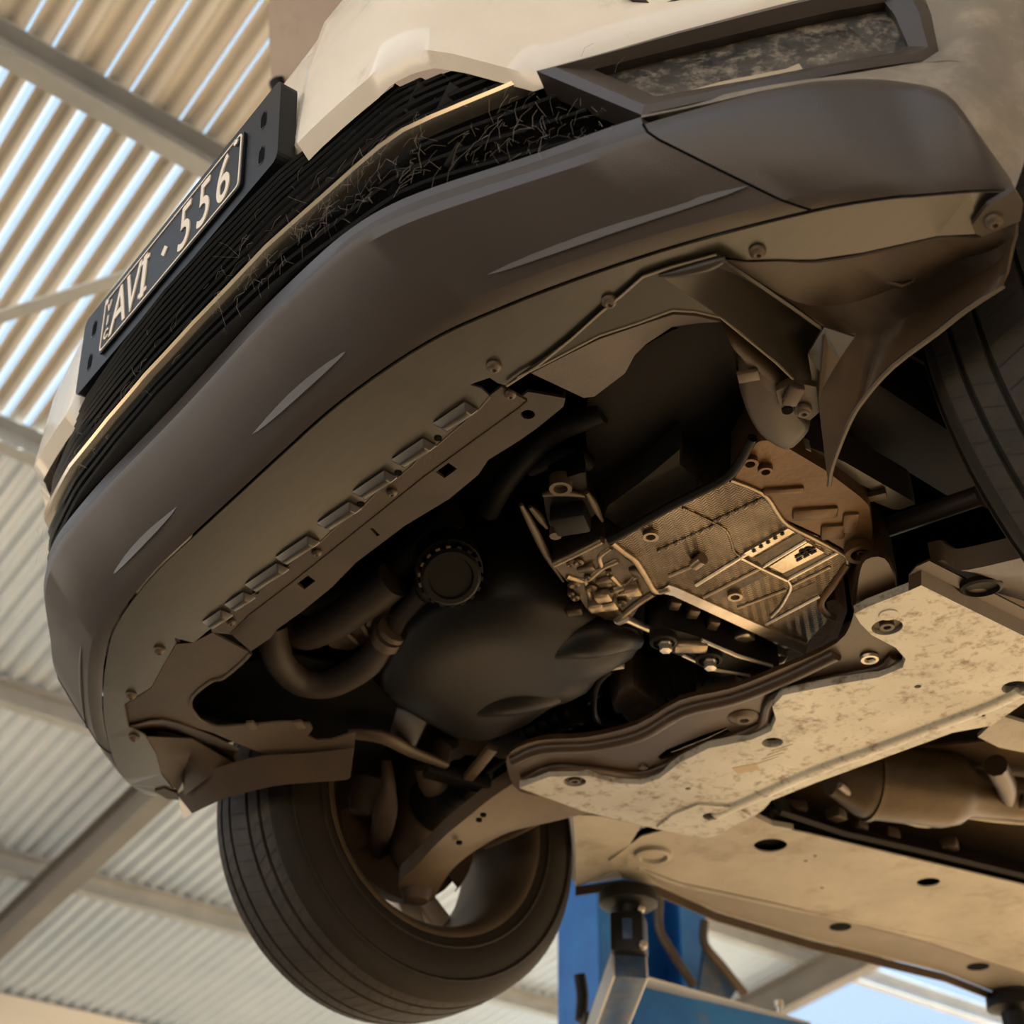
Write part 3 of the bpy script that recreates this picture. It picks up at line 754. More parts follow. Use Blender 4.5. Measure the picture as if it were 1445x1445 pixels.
# curled front lip of the inner panel opening
tube('liner_lip', catmull([P(x, y, .003) for x, y in L1[1:12]], 3), .0025, M['liner'], linL, 6)
# shadowed pocket between tray edge and flap
pA = [P(181, 1025, .0), P(230, 1015, .002), P(290, 1034, .004), P(338, 1056, .006)]
pB = [P(190, 1032, .04), P(235, 1030, .05), P(285, 1052, .05), P(332, 1072, .04)]
pC = [P(205, 1040, .0), P(225, 1075, .01), P(262, 1095, .01), P(330, 1078, .0)]
C_(loft('liner_pocket', [catmull(pA, 3), catmull(pB, 3), catmull(pC, 3)], M['liner'], None, False, smooth=True, angle=30, thick=.002))
pD = [P(205, 1038, .002), P(221, 1064, .0), P(230, 1092, .0), P(250, 1116, .0)]
pE = [P(330, 1076, .006), P(315, 1082, .0), P(290, 1100, -.01), P(262, 1122, -.015)]
C_(loft('liner_web', [pD, [a.lerp(b, .5) + V((0, 0, .02)) for a, b in zip(pD, pE)], pE], M['liner'], None, False, smooth=True, angle=40, thick=.002))
fA = [P(x, y, .0) for x, y in ((252, 1120), (290, 1090), (320, 1078), (372, 1065), (430, 1062), (500, 1054))]
fB = [P(x, y, -.03) for x, y in ((273, 1147), (315, 1127), (356, 1115), (401, 1106), (481, 1100), (494, 1097))]
flapL = C_(loft('air_deflector', [catmull(fA, 4), catmull(fB, 4)], M['liner'], None, False, thick=.003))
flapL['label'] = 'brown flexible air deflector in front of the left-hand tyre'
C_(sheet('deflector_tip', [P(252, 1127, -.002), P(273, 1147, -.03), P(259, 1156, -.03)], M['paint'], None, vec=(0, 0, .002)))
C_(sheet('corner_bracket', [P(x, y, -.004) for x, y in ((218, 1117), (232, 1113), (250, 1120), (252, 1129), (236, 1128))], M['support'], None, vec=(0, 0, .006)))
for x, y in ((356, 1023), (423, 1022)): C_(box('liner_clip', P(x, y, .0), (.012, .02, .006), M['rivet'], None, rot=(0, 0, .6), bevel=.001))

# ---- engine bay mass
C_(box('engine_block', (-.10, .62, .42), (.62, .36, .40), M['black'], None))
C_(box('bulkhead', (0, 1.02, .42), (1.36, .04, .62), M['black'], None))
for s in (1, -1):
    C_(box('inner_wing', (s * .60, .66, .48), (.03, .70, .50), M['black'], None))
    C_(box('chassis_rail', (s * .47, .60, .19), (.09, .62, .12), M['nearblack'], None, bevel=.01))
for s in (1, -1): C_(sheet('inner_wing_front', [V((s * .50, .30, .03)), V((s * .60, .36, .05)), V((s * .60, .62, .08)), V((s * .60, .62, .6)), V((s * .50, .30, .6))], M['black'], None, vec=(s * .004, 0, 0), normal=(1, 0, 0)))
C_(box('bay_light_stop', (0, .6, .70), (1.2, .7, .03), M['black'], None))  # added panel, stops light entering the bay from above
# oil pan
op = [(536, 954), (545, 978), (593, 1009), (649, 1037), (687, 1037), (742, 1016), (787, 985), (832, 968), (853, 943), (908, 909), (880, 880), (832, 862), (800, 850), (740, 835), (660, 840), (590, 870), (550, 910)]
ob = [P(x, y, .06) for x, y in op]
oil = C_(stack('oil_pan', [shrink(ob, .50, -.034), shrink(ob, .80, -.030), shrink(ob, .94, -.016), ob, shrink(ob, 1.03, .06), shrink(ob, 1.03, .22)], M['oilpan'], None, 56, True, smooth=True, angle=70, rnd=3))
oil['label'] = 'large black plastic oil pan cover under the engine'
# swelling and recess of the pan
tube('pan_rib', [P(780, 920, .040), P(826, 900, .042), P(870, 897, .044), P(900, 905, .05)], [.012, .030, .026, .012], M['oilpan'], oil, 16, 5)
tube('pan_rib', [P(660, 1000, .044), P(720, 980, .046), P(780, 972, .05), P(805, 975, .055)], [.014, .032, .026, .010], M['oilpan'], oil, 16, 5)
# starter lump under the pan's edge with its ribbed plug
C_(tube('drain_boot', [P(687, 1040, .075), P(715, 1046, .07), P(755, 1036, .075)], [.018, .03, .022], M['rubber'], None, 14, 4))
rb = C_(tube('ribbed_plug', [P(745, 1030, .07), P(815, 1000, .075)], .022, M['oilpan'], None, 14))
for k in range(5):
    a = P(748 + 16 * k, 1029 - 7 * k, .07); b = P(752 + 16 * k, 1027 - 7 * k, .07)
    tube('plug_rib', [a, b], .026, M['oilpan'], rb, 12)
C_(tube('pan_clamp', [P(778, 989, .055), P(792, 984, .055), P(800, 982, .055)], .007, M['bolt'], None, 8))

# hoses on the left of the radiator support
h1 = C_(tube('coolant_hose', [P(384, 885, .10), P(388, 915, .08), P(403, 943, .07), P(430, 962, .066), P(470, 962, .066), P(515, 938, .066), P(548, 900, .07), P(575, 866, .08), P(600, 838, .09)], [.022, .023, .023, .023, .023, .022, .02, .018, .018], M['rubber'], None, 14, 5))
h1['label'] = 'brown dusty U-bend coolant hose'
for t, q in ((P(546, 903, .066), P(552, 893, .067)), (P(556, 890, .069), P(560, 884, .07))): tube('hose_clip', [t, q], .025, M['susp'], h1, 14)
h2 = C_(tube('intake_pipe', [P(403, 885, .12), P(430, 893, .11), P(470, 878, .10), P(520, 845, .10), P(555, 818, .11)], [.022, .026, .027, .028, .028], M['rubber'], None, 14, 5))
C_(tube('intake_pipe', [P(430, 850, .13), P(500, 830, .13), P(555, 800, .14), P(600, 760, .15), P(640, 725, .16)], .022, M['nearblack'], None, 12, 4))
th = C_(stack('thermostat_housing', [[P(x, y, .085) for x, y in ((455, 905), (500, 870), (540, 845), (552, 855), (545, 880), (520, 905), (495, 918), (470, 915))], [P(x, y, .15) for x, y in ((455, 905), (500, 870), (540, 845), (552, 855), (545, 880), (520, 905), (495, 918), (470, 915))]], M['rust'], None, 32, True))
for a, b in (((480, 880), (505, 905)), ((505, 866), (520, 895)), ((530, 850), (520, 880))): bar('housing_rib', P(a[0], a[1], .083), P(b[0], b[1], .083), .006, .01, M['susp'], th)
fc = C_(lathe('filter_cap', [(.045, .05), (.045, .0), (.040, -.002), (.040, -.022), (.036, -.026), (.030, -.026), (.028, -.022), (.0, -.022)], P(634, 806, .06), (-.55, .25, .8), M['nearblack'], None, 28))
fc['label'] = 'ribbed black filter cap with worn edge'
ax = V((-.55, .25, .8)).normalized(); a_ = ax.orthogonal().normalized(); b_ = ax.cross(a_)
for k in range(18):
    an = 2 * math.pi * k / 18; d = a_ * math.cos(an) + b_ * math.sin(an)
    c = P(634, 806, .06) + d * .040 - ax * .012
    bm = bmesh.new(); add_box(bm, c, d * .003, ax.cross(d) * .003, ax * .010); from_bm('cap_tooth', bm, M['susp'] if 9 <= k <= 14 else M['nearblack'], fc)
C_(tube('filter_neck', [P(600, 842, .10), P(615, 828, .10), P(634, 812, .11)], [.024, .03, .036], M['rubber'], None, 14, 3))

# ---- black ECU style cover in front of the gearbox
cv = [(833, 690), (829, 640), (829, 560), (880, 510), (940, 470), (990, 455), (1030, 475), (1043, 550), (1065, 610), (1045, 655), (1020, 675), (940, 718), (862, 757), (845, 735)]
cvb = [P(x, y, .13) for x, y in cv]
cov = C_(stack('gearbox_shield', [shrink(cvb, .6, -.004), shrink(cvb, .92, -.002), cvb, shrink(cvb, 1.0, .1)], M['nearblack'], None, 48, True, smooth=True, angle=50, rnd=2))
cov['label'] = 'matt black plastic shield beside the gearbox'
sc_ = [P(963, 617, .10), P(962, 640, .10), P(985, 660, .095), P(1005, 668, .095), P(870, 740, .09), P(845, 722, .095), P(850, 706, .10), P(900, 670, .10)]
C_(stack('shield_step', [shrink(sc_, .9, -.012), sc_, shrink(sc_, .95, .04)], M['duct'], None, 40, True, smooth=True, angle=40))  # lighter plastic than the shield paints in the step's highlight

# ---- gearbox
GZ = .05
gmain = [(864, 763), (950, 718), (1031, 677), (1075, 700), (1105, 735), (1150, 755), (1191, 778), (1195, 800), (1175, 825), (1160, 845), (1163, 862), (1172, 872), (1140, 905), (1135, 922), (1107, 915), (1030, 876), (985, 853), (944, 830), (925, 834), (912, 815), (895, 790), (879, 778)]
gm = [P(x, y, GZ) for x, y in gmain]
gear = C_(stack('gearbox', [gm, shrink(gm, .985, .012), shrink(gm, .80, .16)], M['castherr'], None, 120, True, smooth=True, angle=30))
gear['label'] = 'cast aluminium gearbox casing with ribs and herringbone panels'
gt = [(1031, 677), (1045, 655), (1066, 620), (1085, 618), (1111, 630), (1165, 662), (1215, 700), (1229, 714), (1233, 755), (1231, 778), (1216, 792), (1200, 792), (1191, 776), (1150, 753), (1105, 733), (1075, 698)]
g2 = [P(x, y, GZ) for x, y in gt]
C_(stack('gearbox_side', [shrink(g2, .97, -.0), shrink(g2, 1.0, .008), shrink(g2, .85, .16)], M['castbrown'], None, 90, True, smooth=True, angle=50))
for x, y, a in ((1058, 650, .010), (1080, 661, .009), (1215, 776, .006)):
    C_(lathe('gearbox_boss', [(a, .012), (a, -.006), (a * .6, -.006), (a * .5, .002), (0, .002)], P(x, y, GZ - .002), (0, 0, 1), M['castbrown'], None, 18))
for x, y, sx, sy in ((1150, 722, .055, .022), (1175, 748, .030, .030), (1105, 690, .05, .012), (1200, 735, .02, .04)):
    C_(box('gearbox_step', P(x, y, GZ + .001), (sx, sy, .012), M['castbrown'], None, rot=(0, 0, .75), bevel=.004))
# flange round the front edge
fl = [P(x, y, GZ - .004) for x, y in ((858, 762), (872, 756), (950, 712), (1018, 678), (1042, 655), (1062, 618))]
C_(tube('gearbox_flange', fl, .006, M['nearblack'], None, 8, 3))
def gline(name, pts, r, mt, z=GZ - .001, n=8): return tube(name, [P(x, y, z) for x, y in pts], r * .62, mt, gear, n, 3)
def rib(pts, r=.0028, mt='castbright', z=GZ - .001):
    tube('rib', [P(x, y, z) for x, y in pts], r, M[mt], gear, 6)
gline('rib', [(1031, 677), (1060, 688), (1081, 700), (1096, 722), (1111, 740), (1150, 760), (1191, 782), (1197, 796)], .0055, M['cast'])
rib([(1046, 786), (1113, 746)]); rib([(1046, 786), (1075, 801), (1111, 818)], .0032)
gline('rib', [(1111, 818), (1116, 828), (1110, 842), (1100, 858), (1088, 870)], .0042, M['castbright'])
rib([(1075, 801), (1138, 763)], .0022); rib([(1111, 818), (1185, 778)], .0024); rib([(982, 826), (1046, 786)], .0026); rib([(993, 843), (1075, 801)], .0022, 'cast')
rib([(1041, 858), (1109, 832)], .0018, 'cast'); rib([(1081, 881), (1157, 841)], .0022); rib([(1115, 828), (1172, 800)], .0018, 'cast')
gline('rib', [(963, 717), (1000, 734), (1024, 748), (1032, 765), (1036, 778), (1046, 786)], .0028, M['castherr'])
rib([(1005, 737), (1081, 702)], .0022, 'castherr'); rib([(944, 813), (989, 794)], .0024, 'cast'); rib([(928, 778), (1012, 740)], .0018, 'castherr')
gline('rib', [(864, 765), (880, 778), (896, 790), (912, 815), (925, 834), (944, 830)], .008, M['cast'])
gline('rib', [(1197, 795), (1175, 826), (1158, 850), (1166, 866), (1178, 872)], .008, M['castbrown'])
sheet('rear_flange', [P(x, y, GZ - .003) for x, y in ((928, 836), (944, 826), (956, 830), (1060, 877), (1140, 912), (1136, 924), (1050, 887), (950, 841))], M['castbright'], gear, vec=(0, 0, .012))
for q in (((1065, 787), (1126, 752), (1137, 760), (1078, 798)), ((1103, 811), (1160, 781), (1172, 785), (1114, 816)), ((1000, 842), (1070, 806), (1082, 812), (1012, 848)), ((1090, 866), (1112, 838), (1150, 822), (1156, 836))):
    sheet('recess_shade', [P(x, y, GZ - .0006) for x, y in q], M['castdark'], gear, vec=(0, 0, .0006))  # flat dark slabs paint in the shade of recesses between ribs
for x, y, r in ((918, 753), (987, 790), (1037, 838)) and ((918, 753, .010), (1037, 838, .010)):
    lathe('boss', [(r, .01), (r, -.006), (r * .62, -.006), (r * .55, .0)], P(x, y, GZ), (0, 0, 1), M['cast'], gear, 18)
tube('drain_plug', [P(980, 797, GZ - .006), P(992, 788, GZ - .008)], .008, M['cast'], gear, 10)
lathe('mount_eye', [(.020, .03), (.020, -.008), (.013, -.008), (.011, .004), (0, .004)], P(1214, 776, GZ - .004), (0, 0, 1), M['castbrown'], gear, 22)
# smooth raised pads with the casting marks
for q in (((1050, 781), (1112, 746), (1121, 751), (1061, 786)), ((1086, 800), (1140, 766), (1163, 780), (1105, 809))):
    sheet('cast_pad', [P(x, y, GZ - .0035) for x, y in q], M['castbright'], gear, vec=(0, 0, .0035))
for k, (x, y) in enumerate(((1134, 779), (1141, 776))):
    lathe('cast_mark', [(.006, .0), (.006, -.0015), (.0045, -.0015), (.0045, 0)], P(x, y, GZ - .004), (0, 0, 1), M['nearblack'], gear, 14)
for k in range(6):
    x, y = 1122 + (k % 3) * 10 + 2 * (k // 3), 787 - (k % 3) * 5 + 5 * (k // 3)
    bar('cast_mark', P(x, y, GZ - .0048), P(x + 8, y - 4.5, GZ - .0048), .003, .001, M['nearblack'], gear)
for k in range(5):
    x, y = 1062 + k * 10, 779 - k * 6
    bar('cast_mark', P(x, y, GZ - .0048), P(x + 4, y - 2.4, GZ - .0048), .004, .001, M['nearblack'], gear)
# stepped castings along the rear edge and dark gap beyond
for x, y, a in ((952, 848, 6), (978, 860, 8), (1006, 876, 8), (1100, 925, 16)):
    box('cast_lug', P(x, y, GZ + .010), (.014 + a * .001, .016, .02), M['castbright'] if a > 10 else M['castdark'], gear, rot=(0, 0, -.5), bevel=.003)
box('cast_lug', P(1035, 900, GZ + .015), (.060, .022, .02), M['castbright'], gear, rot=(0, 0, .25), bevel=.004)  # bright metal paints the lit rear edge
# brown foot at the lower right of the casing
ft = [P(x, y, GZ + .01) for x, y in ((1140, 905), (1172, 872), (1165, 850), (1178, 845), (1196, 862), (1180, 905), (1140, 924), (1107, 936), (1090, 928))]
C_(stack('gearbox_foot', [ft, shrink(ft, 1.05, .1)], M['castbrown'], None, 50, True, smooth=True, angle=40))
# bell housing, left of the casing
bh = [(778, 794), (815, 777), (852, 759), (866, 766), (880, 779), (897, 792), (914, 817), (925, 834), (905, 850), (895, 868), (883, 876), (864, 880), (845, 868), (829, 862), (812, 835), (792, 810)]
b3 = [P(x, y, GZ + .005) for x, y in bh]
bell = C_(stack('bell_housing', [shrink(b3, .95, -.004), b3, shrink(b3, .85, .16)], M['castdark'], None, 80, True, smooth=True, angle=40))
bell['label'] = 'oily brown bell housing casting between oil pan and gearbox'
rb_ = M['cast']
for pts, r in ((((782, 796), (815, 780), (850, 762)), .005), (((800, 812), (826, 818), (850, 800), (872, 790)), .005), (((826, 818), (834, 845)), .004), (((850, 800), (846, 785), (862, 772)), .004),
               (((836, 850), (870, 830), (900, 822)), .006), (((870, 874), (900, 850), (922, 836)), .006), (((862, 812), (880, 826), (898, 812)), .004)):
    tube('rib', [P(x, y, GZ + .002) for x, y in pts], r, rb_, bell, 8, 3)
for x, y in ((851, 838), (860, 850), (842, 852), (893, 830)):
    box('cast_lug', P(x, y, GZ - .002), (.022, .018, .02), M['cast'], bell, rot=(0, 0, .5), bevel=.003)
for k in range(26):
    x = random.uniform(800, 905); y = random.uniform(788, 862)
    if y < 905 - x * .14 + (x - 800) * .1 - 10 or True:
        c = P(x, y, GZ + .003); r_ = random.uniform(.004, .011)
        if k % 2: box('cast_lug', c, (r_ * 2.4, r_ * 1.4, r_ * 1.6), M['castdark'] if k % 3 else M['cast'], bell, rot=(random.uniform(-.3, .3), 0, random.choice((.55, 2.1)) + random.uniform(-.2, .2)), bevel=.002)
        else: lathe('cast_boss', [(r_ * .8, .006), (r_ * .8, -.006), (r_ * .5, -.008), (0, -.006)], c, (0, 0, 1), M['castdark'], bell, 12)
tube('edge_lug', [P(866, 880, GZ), P(884, 873, GZ), P(918, 888, GZ + .01)], .006, M['bolt'], bell, 8)
# bracket with bush above the bell housing
kb = [P(x, y, .07) for x, y in ((762, 695), (790, 672), (828, 660), (832, 700), (848, 722), (835, 735), (805, 742), (780, 760), (768, 735))]
kbo = C_(stack('engine_bracket', [shrink(kb, .9), shrink(kb, .94, .01), shrink(kb, .6, .07)], M['nearblack'], None, 50, True, smooth=True, angle=40))
lathe('bush', [(.014, .01), (.014, -.008), (.009, -.008), (.008, .0), (0, 0)], P(791, 683, .068), (0, 0, 1), M['susp'], kbo, 18)
for pts in (((766, 698), (792, 694), (825, 700)), ((735, 712), (750, 740), (770, 780), (795, 820)), ((828, 695), (838, 712), (850, 735)), ((748, 715), (762, 730), (772, 745))):
    tube('bracket_rib', [P(x, y, .066) for x, y in pts], [.003] + [.0055] * (len(pts) - 2) + [.002], M['susp'], kbo, 8, 3)
box('sensor', P(805, 730, .062), (.045, .04, .03), M['nearblack'], kbo, rot=(0, 0, .6), bevel=.005)
lathe('sensor_bolt', [(.008, .0), (.008, -.012), (0, -.012)], P(784, 746, .062), (0, 0, 1), M['susp'], kbo, 10)
C_(tube('wiring_loom', [P(750, 660, .14), P(800, 640, .12), P(830, 655, .12)], .012, M['nearblack'], None, 8, 4))
C_(tube('wiring_loom', [P(690, 720, .15), P(720, 670, .14), P(780, 610, .13), P(850, 580, .13)], .016, M['nearblack'], None, 8, 4))

# ---- pendulum mount (torque arm)
ta = [(918, 898), (932, 884), (955, 890), (985, 899), (1040, 925), (1100, 944), (1062, 955), (1000, 945), (960, 925), (930, 915)]
t3 = [P(x, y, .03) for x, y in ta]
arm = C_(stack('torque_arm', [t3, shrink(t3, 1.03, .02), shrink(t3, 1.0, .05)], M['nearblack'], None, 60, True, smooth=True, angle=40, rnd=2))
arm['label'] = 'black torque arm with two bright bolts'
for x, y, r in ((936, 900, .019), (1000, 925, .019)):
    lathe('bush_ring', [(r, .01), (r, -.008), (r * .8, -.010), (r * .72, -.002), (0, -.002)], P(x, y, .028), (0, 0, 1), M['nearblack'], arm, 24)
for x, y in ((939, 907), (1002, 932)):
    lathe('bolt_head', [(.011, .006), (.011, -.003), (.0085, -.005), (.0085, -.013), (0, -.014)], P(x, y, .026), (0, 0, 1), M['bolt'], arm, 6, False)
tube('arm_edge', [P(963, 924, .028), P(1010, 945, .028), P(1058, 953, .03)], .0028, M['bolt'], arm, 6)
tube('arm_edge', [P(990, 903, .028), P(1040, 925, .028), P(1090, 940, .03)], .0028, M['bolt'], arm, 6)
box('arm_bridge', P(975, 912, .027), (.045, .022, .012), M['cast'], arm, rot=(0, 0, .9), bevel=.003)
# ---- drive joint boot (bellows)
ba, bb = P(885, 985, .10), P(1015, 945, .10)
prof = []; nb = 6; L_ = (bb - ba).length; axs = (bb - ba).normalized()
for k in range(nb * 2 + 1):
    prof.append((.050 - .012 * (k % 2) - .0008 * k, L_ * (.30 + .70 * k / (nb * 2))))
boot = C_(lathe('drive_shaft_boot', [(.0, 0), (.040, 0), (.052, L_ * .08), (.054, L_ * .26)] + prof + [(.02, L_ * 1.02)], ba, axs, M['rubber'], None, 30, True, 80))
boot['label'] = 'ribbed rubber drive shaft boot with brown end clip'
jt = [P(x, y, .07) for x, y in ((862, 985), (872, 962), (892, 958), (915, 975), (935, 985), (925, 995), (890, 1000), (866, 1000))]
C_(stack('joint_housing', [shrink(jt, .9, -.01), jt, shrink(jt, 1, .06)], M['susp'], None, 40, True, smooth=True, angle=50))
C_(box('boot_clip', P(1018, 975, .065), (.065, .045, .03), M['susp'], None, rot=(.2, 0, .4), bevel=.004))
C_(tube('sensor_wire', [P(862, 945, .06), P(845, 962, .06), P(838, 985, .06), P(842, 1015, .07), P(870, 1022, .07), P(910, 1015, .08)], .005, M['nearblack'], None, 8, 4))
C_(tube('hose_clip', [P(852, 944, .05), P(866, 940, .05), P(880, 938, .05)], .006, M['bolt'], None, 8))

# ---- grey chassis rail end on the right, with clip
rl = [P(x, y, .07) for x, y in ((1085, 612), (1120, 622), (1165, 640), (1192, 652), (1294, 711), (1265, 721), (1228, 706), (1228, 690), (1180, 668), (1120, 640))]
ro = C_(stack('subframe_rail', [rl, shrink(rl, 1.0, .05)], M['tray'], None, 50, True, smooth=False))
lathe('rail_eye', [(.010, .01), (.010, -.006), (.006, -.006), (.005, 0), (0, 0)], P(1132, 635, .07), (0, 0, 1), M['bolt'], ro, 16)
box('rail_clip', P(1238, 699, .066), (.022, .012, .008), M['rivet'], ro, rot=(0, 0, .5), bevel=.001)
# dark mud side panel behind the right tyre front, and right drive shaft
sh_r = C_(tube('drive_shaft', [V((.34, .84, .10)), V((.50, .85, .075)), V((.62, .854, .055))], .013, M['susp'], None, 12))
bt = C_(lathe('drive_shaft_boot', [(.018, 0), (.022, .01), (.036, .03), (.030, .04), (.042, .055), (.034, .065), (.047, .08), (.046, .11)], V((.50, .85, .075)), (1, 0, -.16), M['rubber'], None, 24, True, 80))

# ---- front subframe
SZ = -.006
sf = [(716, 1085), (720, 1062), (760, 1045), (830, 1040), (900, 1022), (960, 988), (1030, 972), (1100, 945), (1180, 908), (1204, 870), (1212, 815), (1222, 790), (1248, 788), (1262, 815), (1268, 850), (1300, 890), (1290, 950), (1200, 990), (1120, 1030), (1080, 1070), (980, 1110), (900, 1130), (800, 1125), (735, 1118)]
s3 = [P(x, y, SZ + .012) for x, y in sf]
slot = [P(x, y, SZ + .012) for x, y in ((928, 1068), (940, 1058), (990, 1038), (1025, 1026), (1030, 1033), (1000, 1048), (950, 1068), (932, 1072))]
sub = C_(sheet('subframe', [catmull(s3, 3, True), slot], M['subframe'], None, vec=(0, .004, .010)))
sub['label'] = 'brown painted front subframe with long slot'
C_(sheet('slot_dark_sheet', [shrink(slot, 1.25, .011)], M['black'], None, vec=(0, 0, .002)))  # black sheet added behind the slot paints its inside dark
# raised bead along the front of the subframe
tube('bead', [P(x, y, SZ + .012) for x, y in ((725, 1072), (765, 1056), (835, 1052), (905, 1036), (965, 1002), (1035, 985), (1105, 958), (1180, 922))], .011, M['subframe'], sub, 10, 4)
tube('bead', [P(x, y, SZ + .010) for x, y in ((740, 1100), (780, 1082), (840, 1085), (900, 1092), (945, 1078), (985, 1055), (1040, 1038), (1075, 1020), (1085, 990), (1110, 972), (1180, 955), (1240, 943), (1262, 925))], .008, M['subframe'], sub, 10, 4)
lathe('subframe_bolt', [(.024, .0), (.018, -.004), (.011, -.005), (.007, -.005), (.005, -.001), (0, -.001)], P(1050, 1013, SZ + .011), (0, 0, 1), M['subframe'], sub, 22)
lathe('subframe_bolt', [(.013, .0), (.012, -.004), (.008, -.004), (.006, .0), (0, 0)], P(1227, 928, SZ + .01), (0, 0, 1), M['bolt'], sub, 18)
lathe('subframe_bolt', [(.008, .0), (.007, -.004), (0, -.004)], P(908, 1081, SZ + .012), (0, 0, 1), M['subframe'], sub, 12)
# front lug of the subframe on the right
lg = [P(x, y, .03) for x, y in ((1203, 862), (1210, 815), (1222, 790), (1248, 782), (1262, 800), (1268, 835), (1240, 850))]
C_(stack('subframe_lug', [shrink(lg, .95), lg, shrink(lg, 1, .08)], M['subframe'], None, 36, True, smooth=True, angle=40, rnd=2))

# light panel
lpp = [(733, 1112), (775, 1096), (830, 1095), (870, 1105), (905, 1107), (930, 1099), (960, 1076), (1000, 1056), (1060, 1044), (1088, 1032), (1095, 1015), (1090, 997), (1105, 981), (1180, 966), (1240, 956), (1274, 942), (1278, 930), (1264, 914), (1230, 896), (1214, 880), (1206, 866), (1225, 856), (1282, 834), (1300, 826), (1460, 905), (1600, 985)]
back = [(1600, 1020), (1445, 992), (1399, 1024), (1344, 1034), (1254, 1067), (1150, 1105), (1088, 1130), (1078, 1142), (1061, 1154), (989, 1183), (927, 1170), (824, 1145)]
LZ = -.012
lpts = [P(x, y, LZ) for x, y in lpp]
bpts = [P(x, y, LZ) for x, y in back]
holes = []
def ph(x, y, r): holes.append(circle(P(x, y, LZ), r, 18))
ph(811, 1103, .018); ph(1252, 885, .020); ph(1090, 1048, .016); ph(1004, 1152, .015); ph(1432, 970, .018); ph(1295, 969, .005); ph(971, 1113, .005); ph(1388, 1010, .003)
lpo = C_(sheet('subframe_panel', [lpts + bpts] + holes, M['plate_al'], None, vec=(0, 0, .012)))
lpo['label'] = 'pale scratched metal underbody panel on the subframe'
for x, y in ((811, 1103), (1252, 885)):
    lathe('panel_bolt', [(.020, .014), (.018, .006), (.0095, .006), (.0095, -.001), (.005, -.001), (.004, .003), (0, .003)], P(x, y, LZ), (0, 0, 1), M['susp'], lpo, 22)
lathe('panel_plug', [(.013, 0), (.012, -.0015), (0, -.0015)], P(1254, 867, LZ), (0, 0, 1), M['plate_al'], lpo, 22)
# upturned right-hand edge and rolled rear bead
tube('panel_bead', [P(x, y, LZ - .0) for x, y in ((1010, 1150), (1060, 1128), (1150, 1088), (1254, 1050), (1344, 1016), (1400, 995), (1440, 976))], .012, M['plate_al'], lpo, 10, 4, flat=.5)
edgep = [P(x, y, LZ) for x, y in ((1282, 834), (1300, 826), (1460, 905), (1600, 985))]
loft('panel_edge', [edgep, [p + V((.012, -.012, .012)) for p in edgep], [p + V((.03, -.02, .012)) for p in edgep]], M['subframe'], lpo, False, thick=.003)
ear = [P(x, y, LZ - .004) for x, y in ((927, 1168), (950, 1150), (985, 1136), (1040, 1140), (1060, 1152), (1010, 1180), (989, 1184))]
sheet('panel_ear', [ear, circle(P(1004, 1152, LZ - .004), .015, 16)], M['plate_al'], lpo, vec=(0, 0, .004))
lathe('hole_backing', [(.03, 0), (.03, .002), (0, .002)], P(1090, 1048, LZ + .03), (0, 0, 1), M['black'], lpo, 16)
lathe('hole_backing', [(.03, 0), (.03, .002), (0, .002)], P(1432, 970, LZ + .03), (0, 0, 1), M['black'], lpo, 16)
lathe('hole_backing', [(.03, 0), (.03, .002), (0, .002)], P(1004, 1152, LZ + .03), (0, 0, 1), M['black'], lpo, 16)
# faint stamped rows
for k in range(4):
    bar('stamp_row', P(1068 + k * 7, 1078 - k * 6, LZ - .0004), P(1098 + k * 7, 1068 - k * 6 , LZ - .0002), .0012, .0004, M['mark'], lpo)
sheet('stamp_row', [P(x, y, LZ - .0005) for x, y in ((1033, 1084), (1066, 1078), (1072, 1086), (1040, 1092))], M['mark'], lpo, vec=(0, 0, .0005))

# ---- lower control arms
ua = [(733, 1100, .022), (695, 1125, -.005), (654, 1158, -.045), (620, 1187, -.075), (585, 1225, -.09), (562, 1249, -.10), (571, 1266, -.10)]
la = [(832, 1147, .022), (778, 1160, .005), (720, 1174, -.02), (679, 1195, -.045), (645, 1220, -.075), (625, 1245, -.09), (612, 1270, -.10)]
A1 = catmull([P(*q) for q in ua], 4); A2 = catmull([P(*q) for q in la], 4)
for s in (1, -1):
    f = (lambda p: p) if s == 1 else mir
    r0 = [f(p) for p in A1]; r1 = [f(p) for p in A2]
    mid_ = [(a * .45 + b * .55) + V((0, 0, -.008)) for a, b in zip(r0, r1)]
    d0 = [a + V((0, 0, .03)) for a in r0]; d1 = [b + V((0, 0, .03)) for b in r1]
    o = C_(loft('control_arm', [d0, r0, mid_, r1, d1], M['susp'], None, False, smooth=True, angle=30, thick=.004))
    lathe('ball_joint', [(0, -.02), (.02, -.018), (.026, -.004), (.026, .02), (.014, .03), (.012, .06)], f(P(588, 1257, -.10)), (0, 0, 1), M['rust'], o, 18)
    for x, y, z in ((682, 1150, -.042), (676, 1157, -.044), (648, 1189, -.07)) if s == 1 else ():
        lathe('arm_hole', [(.005, .002), (.005, -.002), (0, -.002)], f(P(x, y, z)), (0, 0, 1), M['black'], o, 10)
    if s == -1: lathe('arm_opening', [(.026, .004), (.026, -.002), (.022, -.004), (.020, .002), (0, .003)], P(1385, 828, -.004), (.1, -.1, 1), M['nearblack'], o, 22)
o['label'] = 'pressed steel control arm of the right-hand wheel'
# inner bush end of the right control arm, with the lit mud flap behind
C_(sheet('heat_flap', [P(x, y, .06) for x, y in ((1285, 812), (1330, 800), (1385, 783), (1445, 768), (1500, 780), (1500, 850), (1445, 822), (1400, 790), (1340, 806))], M['pan'], None, vec=(0, 0, .003)))

